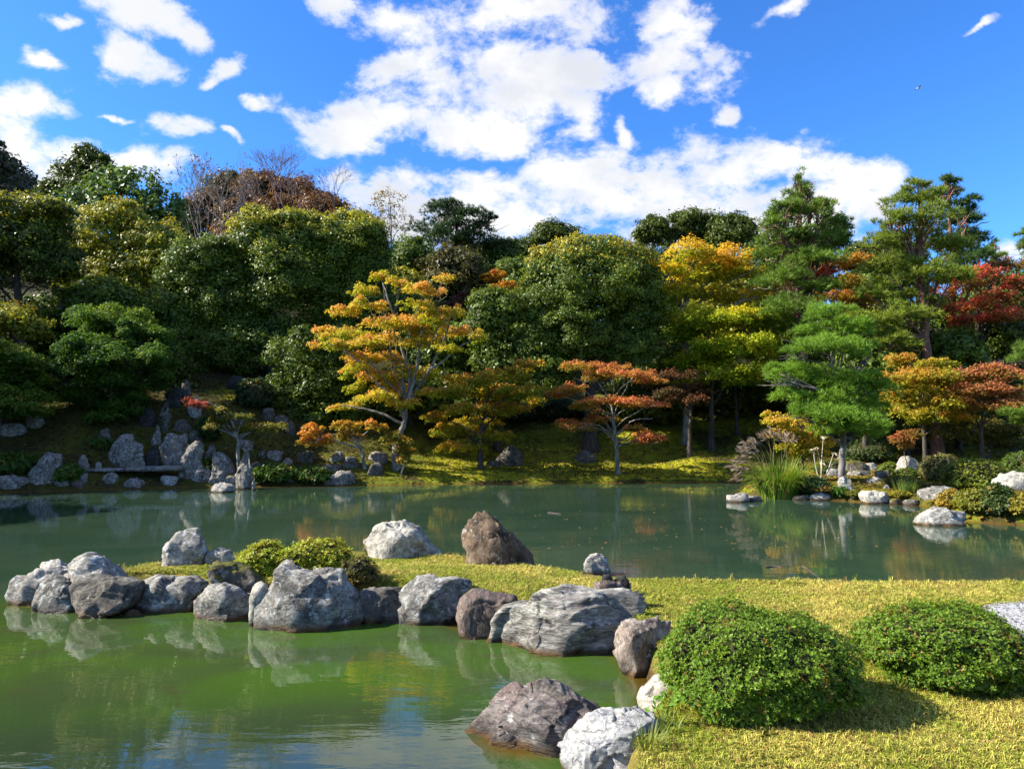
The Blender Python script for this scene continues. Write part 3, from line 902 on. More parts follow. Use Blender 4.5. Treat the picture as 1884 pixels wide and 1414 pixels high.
def curve(pts, n=10, wob=0.0, seed=0):
    """smooth path through points (Catmull-Rom), with a little waver"""
    P = np.asarray(pts, float)
    if len(P) == 2:
        P = np.array([P[0], P[0] * .5 + P[1] * .5, P[1]])
    E = np.vstack([2 * P[0] - P[1], P, 2 * P[-1] - P[-2]])
    out = []
    m = len(P) - 1
    for t in np.linspace(0, m, n):
        k = min(int(t), m - 1); u = t - k
        a, b, c, d = E[k], E[k + 1], E[k + 2], E[k + 3]
        out.append(0.5 * (2 * b + (c - a) * u + (2 * a - 5 * b + 4 * c - d) * u * u + (3 * b - a - 3 * c + d) * u ** 3))
    out = np.array(out)
    if wob:
        r = np.random.default_rng(seed)
        out[1:-1] += r.normal(size=(n - 2, 3)) * wob
    return out


# ------------------------------------------------------------------ leaves
def rnd_dirs(n, zmin=-1.0):
    z = rng.uniform(zmin, 1, n); a = rng.uniform(0, 2 * math.pi, n); r = np.sqrt(1 - z * z)
    return np.c_[r * np.cos(a), r * np.sin(a), z]


def leaf_tris(pos, nrm, ln, wd, quad=False, fold=0.25):
    n = len(pos)
    t = norm(np.cross(nrm, rng.normal(size=(n, 3))))
    b = np.cross(nrm, t)
    ln, wd = np.asarray(ln).reshape(-1, 1), np.asarray(wd).reshape(-1, 1)
    if not quad:
        V = np.stack([pos - t * ln * 0.5 - b * wd * 0.5, pos - t * ln * 0.5 + b * wd * 0.5, pos + t * ln * 0.5], 1)
        return V.reshape(-1, 3), np.arange(n * 3).reshape(n, 3), 3
    V = np.stack([pos - t * ln * 0.5, pos - b * wd * 0.5 + nrm * wd * fold, pos + t * ln * 0.5, pos + b * wd * 0.5 + nrm * wd * fold], 1)
    i = (np.arange(n) * 4)[:, None]
    return V.reshape(-1, 3), np.concatenate([i + np.array([[0, 1, 2]]), i + np.array([[0, 2, 3]])]), 4


def lerp(a, b, t):
    return np.asarray(a)[None] * (1 - t)[:, None] + np.asarray(b)[None] * t[:, None]


def crown_broad(lobes, Y, cols, tip=None, tip_amt=0.0, leaf=(0.20, 0.11), cover=3.0, frac=0.26, rough=1.0, depth=0.9, gap=0.0, smooth=False):
    C, R, LD, TZ = [], [], [], []
    lobes = list(lobes)
    for lb in list(lobes):                              # smaller boughs break the outline
        for _ in range(2 if not smooth else 0):
            a = rng.uniform(0.1, math.pi - 0.1)
            lobes.append((lb[0] + lb[2] * math.cos(a) * rng.uniform(.6, .95), lb[1] - lb[3] * math.sin(a) * rng.uniform(.5, .95), lb[2] * rng.uniform(.25, .45), lb[3] * rng.uniform(.25, .45), (lb[4] if len(lb) > 4 else 0) + rng.uniform(-.6, .6) * lb[2] * Y / F))
    area = 0
    inP, inN = [], []
    for lb in lobes:
        cx, cyy, rx, ry = lb[:4]
        y = Y + (lb[4] if len(lb) > 4 else 0)
        c = at(cx, cyy, y); k = y / F
        r = np.array([rx * k, rx * k * depth, ry * k])
        area += math.pi * r[0] * r[2]
        rc = frac * (r[0] * r[2]) ** 0.5
        if not gap and cover > 1:
            nin = int(1.7 * math.pi * r[0] * r[2] / (1.5 * leaf[0] * leaf[1]))
            di = rnd_dirs(nin, -0.9)
            inP.append(c + di * r * rng.uniform(0.5, 0.8, (nin, 1))); inN.append(di)
        n = int(max(10, 5.0 / frac ** 2 * 0.9))
        d = rnd_dirs(n, -0.75)
        C.append(c + d * r * rng.uniform(0.60, 1.03, (n, 1)) * rough)
        R.append(np.repeat((rc * rng.uniform(0.6, 1.35, n))[:, None], 3, 1) * np.array([1.1, 1.1, 0.8]))
        LD.append(d)
        TZ.append(d[:, 2])
    C, R, LD, TZ = map(np.concatenate, (C, R, LD, TZ))
    leaf = (leaf[0] * 1.0, leaf[1] * 1.2)
    n = int(cover * 2.0 * area / (0.5 * leaf[0] * leaf[1]) / 1.3)
    w = R[:, 0] ** 2 * np.where(LD[:, 1] > 0.35, 0.45, 1.0)
    if gap:
        w = w * (rng.random(len(w)) > gap)
    idx = rng.choice(len(C), n, p=w / w.sum())
    d = rnd_dirs(n, -0.8)
    rr = rng.uniform(0.25, 1.0, n) ** 0.5 * (1 + 0.25 * rng.normal(size=n))
    pos = C[idx] + d * R[idx] * rr[:, None]
    nr = norm(d * 0.7 + LD[idx] * 0.6 + np.array([0, 0, 0.35]) + rng.normal(size=(n, 3)) * 0.55)
    ct = rng.random(len(C))
    t = np.clip(ct[idx] * 0.75 + 0.25 * rng.random(n), 0, 1)
    col = lerp(cols[0], cols[1], t)
    if tip is not None:  # top leaves yellower: new growth, and on evergreens sunlight painted in
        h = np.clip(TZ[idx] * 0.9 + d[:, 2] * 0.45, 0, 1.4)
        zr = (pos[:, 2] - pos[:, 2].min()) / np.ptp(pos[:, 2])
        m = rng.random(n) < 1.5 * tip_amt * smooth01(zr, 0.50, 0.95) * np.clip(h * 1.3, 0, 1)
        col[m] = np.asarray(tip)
    col = col * rng.uniform(0.65, 1.35, (n, 1)) * (0.85 + 0.3 * rng.random(len(C)))[idx][:, None]
    s = rng.uniform(0.7, 1.3, n)
    if inP:                                              # larger, duller leaves deep inside the crown
        ip, iN = np.concatenate(inP), np.concatenate(inN)
        pos = np.r_[pos, ip]; nr = np.r_[nr, norm(iN + rng.normal(size=iN.shape) * 0.4)]
        col = np.r_[col, np.asarray(cols[0])[None] * rng.uniform(0.9, 1.7, (len(ip), 1))]
        s = np.r_[s, np.full(len(ip), 1.75)]
    V, Fc, k = leaf_tris(pos, nr, leaf[0] * s, leaf[1] * s)
    return V, Fc, np.repeat(col, k, 0)


def crown_maple(lobes, Y, cols, leaf=(0.13, 0.10), cover=4.0, sub=0.33, spread=1.0, red_bias=0.0, jitter=1.6, fill=0.6):
    """flat layered sprays; cols = inside colour, middle colour, autumn tip colour"""
    P, N, T = [], [], []
    lobes = list(lobes)
    for _ in range(int(len(lobes) * fill)):                # ragged sprays between the main ones
        a = lobes[rng.integers(0, len(lobes))]
        near = sorted(lobes, key=lambda b: (a[0] - b[0]) ** 2 + 4 * (a[1] - b[1]) ** 2)
        b = near[min(rng.integers(1, 4), len(near) - 1)]
        u = rng.uniform(0.3, 0.7)
        lobes.append((a[0] * u + b[0] * (1 - u), a[1] * u + b[1] * (1 - u) + rng.uniform(-3, 6), 0.45 * a[2] * rng.uniform(.6, 1.2), 0.8 * a[3] * rng.uniform(.6, 1.2)))
    for lb in lobes:
        cx, cyy, rx, ry = lb[:4]
        y = Y + (lb[4] if len(lb) > 4 else rng.uniform(-jitter, jitter))
        c = at(cx, cyy, y); k = y / F
        r = np.array([rx * k, rx * k * 0.85, max(ry * 1.25 * k, 0.22)])
        rs = np.clip(sub * r[0], 0.30, 0.75)
        ns = int(np.clip(4.0 * r[0] * r[1] / rs ** 2 * 0.55 + 4, 6, 40) * (0.7 + 0.5 * r[2] / 0.6))
        d = rnd_dirs(ns); d *= rng.random((ns, 1)) ** 0.45
        sc = c + d * r * np.array([1, 1, 0.85])
        sr = rs * rng.uniform(0.6, 1.25, ns)
        la = cover * 1.35 * math.pi * r[0] * r[2] / (0.5 * leaf[0] * leaf[1]) + 60
        n = int(la)
        w = sr ** 2
        i = rng.choice(ns, n, p=w / w.sum())
        a = rng.uniform(0, 2 * math.pi, n); q = rng.random(n) ** 0.6
        dx, dy = np.cos(a) * q, np.sin(a) * q
        p = sc[i] + np.c_[dx * sr[i], dy * sr[i] * 0.9, (0.16 * (1 - q ** 2) - 0.24 * q ** 2 + rng.normal(size=n) * 0.14) * sr[i] * 1.2]
        P.append(p)
        N.append(norm(np.c_[dx * 0.5, dy * 0.5 - 0.15, 0 * dx + 0.75] + rng.normal(size=(n, 3)) * 0.42))
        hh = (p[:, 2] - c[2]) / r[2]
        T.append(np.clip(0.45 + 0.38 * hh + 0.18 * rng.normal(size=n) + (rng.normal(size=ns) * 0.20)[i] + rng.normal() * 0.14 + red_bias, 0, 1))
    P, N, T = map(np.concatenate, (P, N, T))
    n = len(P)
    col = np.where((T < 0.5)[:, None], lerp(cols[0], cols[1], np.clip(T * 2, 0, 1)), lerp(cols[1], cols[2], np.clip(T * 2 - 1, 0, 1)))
    col = col * rng.uniform(0.72, 1.28, (n, 1))
    s = rng.uniform(0.7, 1.3, n)
    V, Fc, k = leaf_tris(P, N, leaf[0] * s, leaf[1] * s)
    return V, Fc, np.repeat(col, k, 0)


def crown_pine(lobes, Y, cols, needle=0.26, width=0.022, dens=26.0, per=9, up=0.9, jitter=1.2, fill=0.7):
    """pads of upward needle tufts"""
    P, A, CI = [], [], []
    lobes = list(lobes)
    for _ in range(int(len(lobes) * fill)):
        a = lobes[rng.integers(0, len(lobes))]
        near = sorted(lobes, key=lambda b: (a[0] - b[0]) ** 2 + 2 * (a[1] - b[1]) ** 2)
        b = near[min(rng.integers(1, 4), len(near) - 1)]
        u = rng.uniform(0.35, 0.65)
        lobes.append((a[0] * u + b[0] * (1 - u), a[1] * u + b[1] * (1 - u), 0.5 * min(a[2], b[2]) * rng.uniform(.7, 1.2), 0.9 * min(a[3], b[3]) * rng.uniform(.7, 1.2), (a[4] + b[4]) / 2 + rng.uniform(-.4, .4)))
    for lb in lobes:
        cx, cyy, rx, ry = lb[:4]
        y = Y + (lb[4] if len(lb) > 4 else rng.uniform(-jitter, jitter))
        c = at(cx, cyy, y); k = y / F
        r = np.array([rx * k, rx * k * 0.85, ry * 1.7 * k])
        n = int(dens * 1.75 * math.pi * (r[0] * r[1] + 1.2 * r[0] * r[2]))
        ns = max(5, int(8 * r[0] * r[1] / 0.9))
        d = rnd_dirs(ns, -0.35) * rng.uniform(0.35, 0.95, (ns, 1))
        sc = c + d * r; sr = np.clip(0.30 * r[0], 0.22, 0.6) * rng.uniform(0.7, 1.3, ns)
        i = rng.integers(0, ns, n)
        dd = rnd_dirs(n, -0.35)
        p = sc[i] + dd * np.c_[sr[i], sr[i], sr[i] * 0.62] * rng.uniform(0.55, 1.05, (n, 1))
        P.append(p)
        A.append(norm(dd * 0.8 + d[i] * 0.5 + np.array([0, 0, up]) + rng.normal(size=(n, 3)) * 0.25))
        CI.append(rng.random(ns)[i])
    P, A, CI = map(np.concatenate, (P, A, CI))
    n = len(P)
    ax = np.repeat(A, per, 0); p0 = np.repeat(P, per, 0)
    s = norm(ax * 0.9 + rnd_dirs(n * per) * 0.85)
    L = needle * rng.uniform(0.7, 1.2, (n * per, 1))
    b = norm(np.cross(s, rng.normal(size=(n * per, 3)))) * width * 0.6
    V = np.stack([p0 - b, p0 + b, p0 + s * L], 1)
    t = np.clip(np.repeat(CI, per) * 0.6 + 0.4 * rng.random(n * per), 0, 1)
    col = lerp(cols[0], cols[1], t) * rng.uniform(0.7, 1.3, (n * per, 1))
    return V.reshape(-1, 3), np.arange(n * per * 3).reshape(-1, 3), np.repeat(col, 3, 0)


def limbs_to(tb, path, rad, targets, spread, seed, thin=0.35, per=2, sag=0.0, start=0.25):
    """boughs from the stem towards every target point, forking near their ends"""
    r = np.random.default_rng(seed)
    zmin = path[0][2]
    for ti, c in enumerate(targets):
        # leave the stem below the target
        hz = zmin + (c[2] - zmin) * r.uniform(0.55, 0.8)
        k = int(np.argmin(np.abs(path[:, 2] - hz)))
        k = max(k, int(start * len(path)))
        k = min(k, len(path) - 1)
        s = path[k]
        L = np.linalg.norm(c - s)
        if L < 0.3:
            continue
        mid = s * 0.5 + c * 0.5 + np.array([0, 0, (0.10 - sag) * L]) + r.normal(size=3) * 0.06 * L
        pt = curve([s, mid, c], 8, 0.015 * L, seed)
        r0 = min(rad[k] * 0.6, 0.018 * L + 0.02)
        tb.add(pt, np.linspace(r0, r0 * thin, 8), 5)
        for _ in range(per):
            j = r.integers(4, 7)
            e = c + r.normal(size=3) * np.array([0.6, 0.6, 0.2]) * min(spread[ti], 0.35 * L)
            tb.add(curve([pt[j], pt[j] * .5 + e * .5 + r.normal(size=3) * .04 * L, e], 6, 0.01 * L, seed), np.linspace(r0 * 0.5, r0 * 0.15, 6), 4)


def tree(name, label, Y, stem, crown, bark='dark', r0=0.25, limbs=None, cat='tree', group=None, kind='broad', mat=None, per=2, base_y=None, extra=None, seed=None, sag=0.0, start=0.25, crown2=None, **kw):
    """stem: photo px path of the trunk from foot to top; crown: lobes in px; everything placed at depth Y"""
    sx, sy = stem[0]
    b = at(sx, sy, Y)
    g0 = gz(b[0], Y)
    base = np.array([b[0], Y, g0 - 0.05])
    sd_ = abs(int(sx * 13 + Y * 7)) if seed is None else seed
    e = empty(name, base)
    tag(e, label, cat, group)
    pts = [base] + [at(px, py, Y + 0.12 * math.sin(i * 2.1)) for i, (px, py) in enumerate(stem[1:])]
    path = curve(pts, max(8, 4 * len(pts)), 0.02, sd_)
    rad = r0 * (1 - 0.82 * np.linspace(0, 1, len(path)) ** 0.9)
    rad[0] *= 1.5; rad[1] *= 1.12
    tb = Tubes()
    tb.add(path, rad, 9)
    jit = kw.get('jitter', 1.6 if kind == 'maple' else 1.2)
    lobes = [tuple(l) if len(l) > 4 or kind == 'broad' else (*l, rng.uniform(-jit, jit)) for l in crown]
    if limbs:
        limbs = [q for q in lobes if any(abs(q[0] - h[0]) < .1 and abs(q[1] - h[1]) < .1 for h in limbs)]
    tg = [at(l[0], l[1] + 0.3 * l[3], Y + (l[4] if len(l) > 4 else 0)) for l in (lobes if limbs is None else limbs)]
    limbs_to(tb, path, rad, tg, [l[2] * Y / F for l in (lobes if limbs is None else limbs)], sd_, per=per, sag=sag, start=start)
    for ex in (extra or []):
        ep = [at(px, py, Y + 0.25 * math.sin(px)) for px, py in ex[1]]
        tb.add(curve(ep, 4 * len(ep), 0.012, sd_), np.linspace(ex[0], ex[0] * 0.3, 4 * len(ep)), 6)
    tb.build('trunk', BARK[bark], e, base)
    if lobes:
        fn = {'broad': crown_broad, 'maple': crown_maple, 'pine': crown_pine}[kind]
        V, Fc, C = fn(lobes, Y, **kw)
        m = mat or {'broad': GLOSSY, 'maple': MAPLE, 'pine': NEEDLE}[kind]
        mesh_np('crown', V, Fc, m, C, parent=e, origin=base)
    if crown2:
        V, Fc, C = crown_maple(crown2[0], Y, crown2[1], leaf=(0.11, 0.085), cover=4, jitter=0.4)
        tag(mesh_np('spray', V, Fc, MAPLE, C, parent=e, origin=base), crown2[2])
    return e


def bare_tree(label, Y, base_px, top_px, spread, bark='twig', r0=0.12, depth=6, seed=1, name='bare_tree', group=None, leaves=None):
    """leafless branching tree; the tree grows from the foot and ends as fine twigs"""
    r = np.random.default_rng(seed)
    b = at(base_px[0], base_px[1], Y)
    base = np.array([b[0], Y, gz(b[0], Y) - 0.05])
    top = at(top_px[0], top_px[1], Y)
    e = empty(name, base); tag(e, label, 'tree', group)
    tb = Tubes()
    ends = []
    Ht = top[2] - base[2]

    def grow(p, d, L, rad, lev):
        q = p + d * L
        mid = (p + q) / 2 + r.normal(size=3) * 0.05 * L
        tb.add(np.array([p, mid, q]), np.array([rad, rad * 0.85, rad * 0.68]), 5 if lev < 2 else 3)
        if lev >= depth:
            ends.append(q)
            return
        for _ in range(2 if lev < 2 else r.integers(2, 4)):
            nd = norm(d + r.normal(size=3) * spread * np.array([1, 1, 0.6]) + np.array([0, 0, 0.10]))
            grow(q, nd, L * r.uniform(0.68, 0.86), rad * 0.64, lev + 1)
    first = Ht * 0.30
    grow(base, norm(np.array([(top[0] - base[0]) / max(Ht, 1), 0, 1.0])), first, r0, 0)
    tb.build('trunk', BARK[bark], e, base)
    if leaves:
        E = np.array(ends)
        n = int(leaves[0] * len(E))
        i = rng.integers(0, len(E), n)
        p = E[i] + rng.normal(size=(n, 3)) * 0.35
        c = lerp(leaves[1], leaves[2], rng.random(n)) * rng.uniform(0.7, 1.3, (n, 1))
        V, Fc, k = leaf_tris(p, rnd_dirs(n), leaves[3] * rng.uniform(.7, 1.3, n), leaves[3] * 0.6 * rng.uniform(.7, 1.3, n))
        mesh_np('crown', V, Fc, LEAF, np.repeat(c, k, 0), parent=e, origin=base)
    return e


# ------------------------------------------------------------------ bushes
DARK_CORE = simple_mat('dark_inner_core', (0.020, 0.022, 0.008), (0.045, 0.045, 0.016), 14, 0.95, 0.9)


def bush(name, label, box, Y, cols, leaf=(0.05, 0.018), n_ros=3000, per=6, thick=0.95, bumps=0.10, tip=None, tip_amt=0.0, rust=0.04, group=None, cat='bush', seed=0, mat=None,
         low=0.25, shape=2.4, base_z=None, open_=0.42):
    """a clipped bush: a dome of small leaf rosettes over a solid dark core in place of twigs"""
    x0, y0, x1, y1 = box
    if Y is None:                                        # stand it where its foot shows
        Y = hit((x0 + x1) / 2, y1)[1]
        Y += 0.6 * thick * (x1 - x0) / 2 * Y / F
    c0 = at((x0 + x1) / 2, y1, Y)
    gzv = gz(c0[0], Y) if base_z is None else base_z
    rx = (x1 - x0) / 2 * Y / F
    top = at((x0 + x1) / 2, y0, Y)[2]
    H = top - gzv
    base = np.array([c0[0], Y, gzv])
    e = empty(name, base); tag(e, label, cat, group)
    zc = gzv + H * low
    rz = top - zc

    def surf(d):
        k = (np.abs(d[:, 0]) ** shape + np.abs(d[:, 1]) ** shape + np.abs(d[:, 2]) ** shape) ** (-1 / shape)
        s = k * (1 + bumps * fbm(d * 2.1 + seed * 5.3, 3, seed) + bumps * 0.35 * vnoise(d * 7 + seed, seed + 2))
        zr = np.where(d[:, 2] < 0, H * low, rz)
        return np.c_[d[:, 0] * rx * s, d[:, 1] * rx * thick * s, d[:, 2] * zr * s]
    v, f = ICO[4]
    core = surf(v) * 0.90 + np.array([base[0], Y, zc]) + rng.normal(size=(len(v), 3)) * 0.012
    mesh_np('twigs', core, f, DARK_CORE, parent=e, origin=base)  # added solid lump standing in for the dark twiggy interior
    d = rnd_dirs(n_ros, -0.95)
    p = surf(d)
    out = norm(p / np.array([rx * rx, rx * rx, rz * rz]))
    p = p * (1 - rng.normal(size=(n_ros, 1)) * 0.03 - 0.02) + np.array([base[0], Y, zc]) + rng.normal(size=(n_ros, 3)) * leaf[0] * 0.35
    ax = norm(out * 0.8 + np.array([0, 0, 0.55]) + rng.normal(size=(n_ros, 3)) * 0.35)
    n = n_ros * per
    axr = np.repeat(ax, per, 0); pr = np.repeat(p, per, 0)
    t1 = norm(np.cross(axr, rng.normal(size=(n, 3))))
    dirn = norm(axr * open_ + t1 * rng.uniform(0.6, 1.1, (n, 1)) + rng.normal(size=(n, 3)) * 0.12)
    nr = norm(np.cross(np.cross(dirn, axr), dirn))
    sd2 = np.cross(dirn, nr)
    L = (leaf[0] * rng.uniform(0.65, 1.25, n) * np.repeat(rng.uniform(0.7, 1.3, n_ros), per))[:, None]; W = (leaf[1] * rng.uniform(0.75, 1.2, n))[:, None]
    V = np.stack([pr, pr + dirn * L * 0.55 - sd2 * W * 0.5 + nr * W * 0.12, pr + dirn * L, pr + dirn * L * 0.55 + sd2 * W * 0.5 + nr * W * 0.12], 1)
    i = (np.arange(n) * 4)[:, None]
    Fc = np.concatenate([i + np.array([[0, 1, 2]]), i + np.array([[0, 2, 3]])])
    pt = np.clip(0.5 + 0.5 * vnoise(p * 3.0 / max(rx, .3) + seed, 3), 0, 1)
    t = np.clip(np.repeat(pt, per) * 0.5 + np.repeat(rng.random(n_ros), per) * 0.3 + 0.2 * rng.random(n), 0, 1)
    col = lerp(cols[0], cols[1], t)
    if tip is not None:
        m = np.repeat(rng.random(n_ros) < tip_amt * np.clip(out[:, 2] + 0.2, 0, 1), per)
        col[m] = np.asarray(tip)
    if rust:
        m = np.repeat((rng.random(n_ros) < rust) | (vnoise(p * 4 + 9, seed + 7) > 0.55) & (rng.random(n_ros) < rust * 5), per)
        col[m] = np.array([0.19, 0.13, 0.02])
    col *= rng.uniform(0.7, 1.3, (n, 1))
    mesh_np('foliage', V.reshape(-1, 3), Fc, mat or GLOSSY, np.repeat(col, 4, 0), parent=e, origin=base)
    return e

# ================================================================== stones of the grassy spit (photo px outlines)
G1 = 'boulders edging the grassy spit'
rock('grey ridged boulder at the far tip of the grassy spit, behind the others', [(42, 1088), (48, 1066), (62, 1046), (92, 1038), (125, 1040), (160, 1050), (176, 1075), (170, 1112), (110, 1114), (60, 1108)], 'pale', 0.8, 5, 1, 0.08, 5, group=G1, strata=0.05)
rock('grey boulder rising to a peak at the tip of the grassy spit', [(122, 1062), (138, 1042), (152, 1027), (168, 1023), (186, 1032), (205, 1044), (216, 1060), (250, 1073), (235, 1098), (180, 1106), (125, 1100)], 'pale', 0.9, 5, 2, 0.07, 4, group=G1, strata=0.05, Y=11.3)
rock('small dark wedge boulder below the peaked one at the spit tip', [(70, 1088), (76, 1066), (96, 1054), (122, 1066), (150, 1092), (164, 1126), (120, 1129), (80, 1127)], 'grey', 0.8, 5, 3, 0.07, 5, group=G1, strata=0.04)
rock('dark flat-topped boulder with a rusty edge at the spit tip', [(136, 1082), (150, 1068), (190, 1061), (235, 1064), (257, 1074), (254, 1108), (225, 1126), (178, 1137), (158, 1122), (140, 1100)], 'dark', 0.8, 5, 4, 0.06, 5, group=G1, strata=0.03)
rock('long rounded grey boulder with wavy pale veins on its top', [(250, 1100), (253, 1078), (272, 1066), (310, 1063), (352, 1063), (374, 1074), (380, 1096), (366, 1120), (330, 1129), (280, 1129), (256, 1120)], 'grey', 0.75, 5, 5, 0.045, 3, group=G1, strata=0.05, sdir=(0.2, 0.3, 1))
rock('pale round boulder with dark cracks under the mossy stone', [(362, 1112), (372, 1090), (390, 1075), (415, 1071), (440, 1080), (458, 1100), (456, 1130), (430, 1140), (385, 1143), (364, 1136)], 'grey', 0.8, 5, 6, 0.05, 4, group=G1)
rock('dark mossy wedge stone leaning beside the yellow-green azaleas', [(388, 1042), (398, 1032), (432, 1032), (462, 1042), (478, 1062), (474, 1098), (462, 1118), (430, 1108), (405, 1078)], 'mossy', 0.9, 5, 7, 0.07, 5, group=G1, Y=11.1)
rock('slim whitish upright stone against the great flat-faced boulder', [(461, 1150), (460, 1100), (466, 1076), (478, 1070), (491, 1076), (493, 1100), (490, 1152)], 'white', 0.9, 4, 8, 0.03, 1, fract=0.04, group=G1)
rock('great flat-faced grey boulder with a notched top and lichen patches', [(466, 1152), (472, 1104), (494, 1078), (508, 1044), (526, 1036), (546, 1043), (570, 1049), (604, 1046), (634, 1045), (642, 1070), (658, 1086), (664, 1120), (662, 1150), (600, 1156), (520, 1158)], 'grey', 0.55, 6, 9, 0.05, 4, group=G1, bulge=0.5)
rock('low dark boulder in shade between the great flat-faced one and the large round one', [(658, 1138), (656, 1100), (668, 1085), (735, 1084), (745, 1100), (744, 1140), (700, 1146)], 'dark', 0.7, 5, 10, 0.05, 3, group=G1)
rock('large round grey-blue boulder with a dented crown', [(730, 1104), (742, 1076), (766, 1059), (790, 1057), (835, 1061), (858, 1074), (871, 1096), (864, 1126), (846, 1146), (790, 1149), (748, 1143), (734, 1124)], 'grey', 0.85, 5, 11, 0.035, 3, group=G1)
rock('smooth brownish boulder joined to the long banded slab', [(845, 1130), (850, 1102), (872, 1085), (905, 1086), (948, 1092), (952, 1112), (930, 1135), (905, 1165), (870, 1175), (848, 1160)], 'brown', 0.9, 5, 12, 0.035, 2, group=G1, strata=0.02, sdir=(1, 0.2, 0.1))
rock('longest banded pale and dark slab of the grassy spit', [(890, 1178), (900, 1140), (922, 1112), (948, 1107), (974, 1110), (980, 1090), (998, 1081), (1060, 1083), (1100, 1084), (1150, 1078), (1184, 1090), (1190, 1112), (1172, 1142), (1150, 1168), (1138, 1195), (1050, 1202), (960, 1200), (915, 1192)], 'banded', 0.55, 6, 13, 0.05, 6, group=G1, strata=0.06, fract=0.10, sdir=(-0.45, 0.25, 1), bulge=0.52)
rock('dark flat splintered stone lying on the longest slab', [(1090, 1084), (1095, 1072), (1125, 1066), (1162, 1072), (1164, 1086), (1130, 1094)], 'brown', 0.8, 4, 14, 0.06, 5, Y=9.95, sink=0.1, strata=0.06, name='stone_slab')
rock('first black broken chip standing on the splintered stone', [(1106, 1074), (1108, 1058), (1124, 1055), (1128, 1066), (1126, 1076)], 'black', 0.8, 3, 15, 0.07, 4, Y=10.05, sink=0.05, name='stone_chip')
rock('second lower black chip, jagged, right side of the splintered stone', [(1126, 1076), (1132, 1066), (1142, 1062), (1148, 1058), (1156, 1070), (1158, 1077)], 'black', 0.8, 3, 16, 0.09, 4, Y=10.05, sink=0.05, name='stone_chip')
rock('pinkish-brown square block at the water beside the clipped azalea', [(1130, 1200), (1134, 1170), (1146, 1143), (1165, 1137), (1205, 1138), (1234, 1144), (1240, 1180), (1228, 1225), (1210, 1244), (1165, 1238), (1140, 1220)], 'pink', 0.85, 5, 17, 0.06, 6, group=G1, strata=0.03)
rock('white boulder half hidden under the clipped azalea', [(1178, 1300), (1176, 1284), (1192, 1262), (1206, 1248), (1240, 1245), (1262, 1275), (1255, 1320), (1215, 1334), (1190, 1318)], 'white', 0.9, 5, 18, 0.05, 4, group=G1, Y=7.15)
rock('big dark brown pointed rock alone in the green shallows', [(849, 1352), (872, 1322), (905, 1292), (950, 1270), (990, 1262), (1020, 1266), (1060, 1285), (1092, 1300), (1115, 1318), (1118, 1362), (1085, 1376), (1010, 1382), (950, 1378), (890, 1384), (860, 1366)], 'strata', 0.75, 6, 19, 0.045, 7, strata=0.03, fract=0.17, sdir=(0.7, 0.3, -0.9))
rock('blue-topped white boulder at the corner of the lawn', [(1030, 1425), (1040, 1392), (1052, 1352), (1078, 1330), (1110, 1320), (1170, 1314), (1204, 1320), (1216, 1345), (1205, 1385), (1180, 1412), (1150, 1432), (1080, 1440)], 'blue', 0.95, 6, 20, 0.05, 4, group=G1, Y=5.85, strata=0.03)
G2 = 'standing stones on the grassy spit'
rock('upright pale stone with orange stains at the back of the spit', [(304, 1034), (308, 1004), (322, 978), (345, 971), (364, 971), (372, 990), (379, 1012), (377, 1034), (340, 1037)], 'pale', 0.8, 5, 21, 0.05, 5, group=G2, near=0.28)
rock('low pale stone beside the upright orange-stained one', [(378, 1030), (386, 1014), (404, 1008), (420, 1012), (429, 1026), (426, 1034), (400, 1036)], 'pale', 0.8, 4, 22, 0.08, 4, group=G2, near=0.28)
rock('lumpy white rock trailing into grey rubble on the spit ridge', [(676, 1008), (678, 985), (695, 966), (722, 959), (745, 966), (772, 980), (795, 998), (816, 1014), (815, 1022), (770, 1022), (700, 1018)], 'white', 0.7, 5, 23, 0.13, 5, group=G2, near=0.28)
rock('dark brown leaning triangular stone with a mossy top', [(860, 1028), (852, 985), (858, 972), (866, 958), (880, 942), (900, 948), (925, 970), (950, 990), (975, 1015), (992, 1036), (960, 1036), (900, 1032)], 'umber', 0.6, 5, 24, 0.07, 4, near=0.28, group=G2, strata=0.05, sdir=(1, 0.3, 0.2))
rock('small knobbly pale stone alone at the far edge of the lawn', [(1073, 1048), (1076, 1028), (1088, 1017), (1108, 1016), (1116, 1030), (1124, 1048), (1100, 1054)], 'pale', 0.85, 4, 25, 0.12, 4, group=G2, near=0.28)
rock('flat pale stone sunk in the grass behind the peaked boulder', ('flat', 212, 1046, 254, 1056), 'pale', 0.9, 3, 26, sink=0.6)
rock('tiny stone in the water under the large round boulder', ('round', 715, 1134, 746, 1149), 'dark', 0.9, 3, 27)
rock('low wet stone breaking the water by the rusty-edged boulder', ('flat', 232, 1121, 258, 1134), 'dark', 0.9, 3, 28)

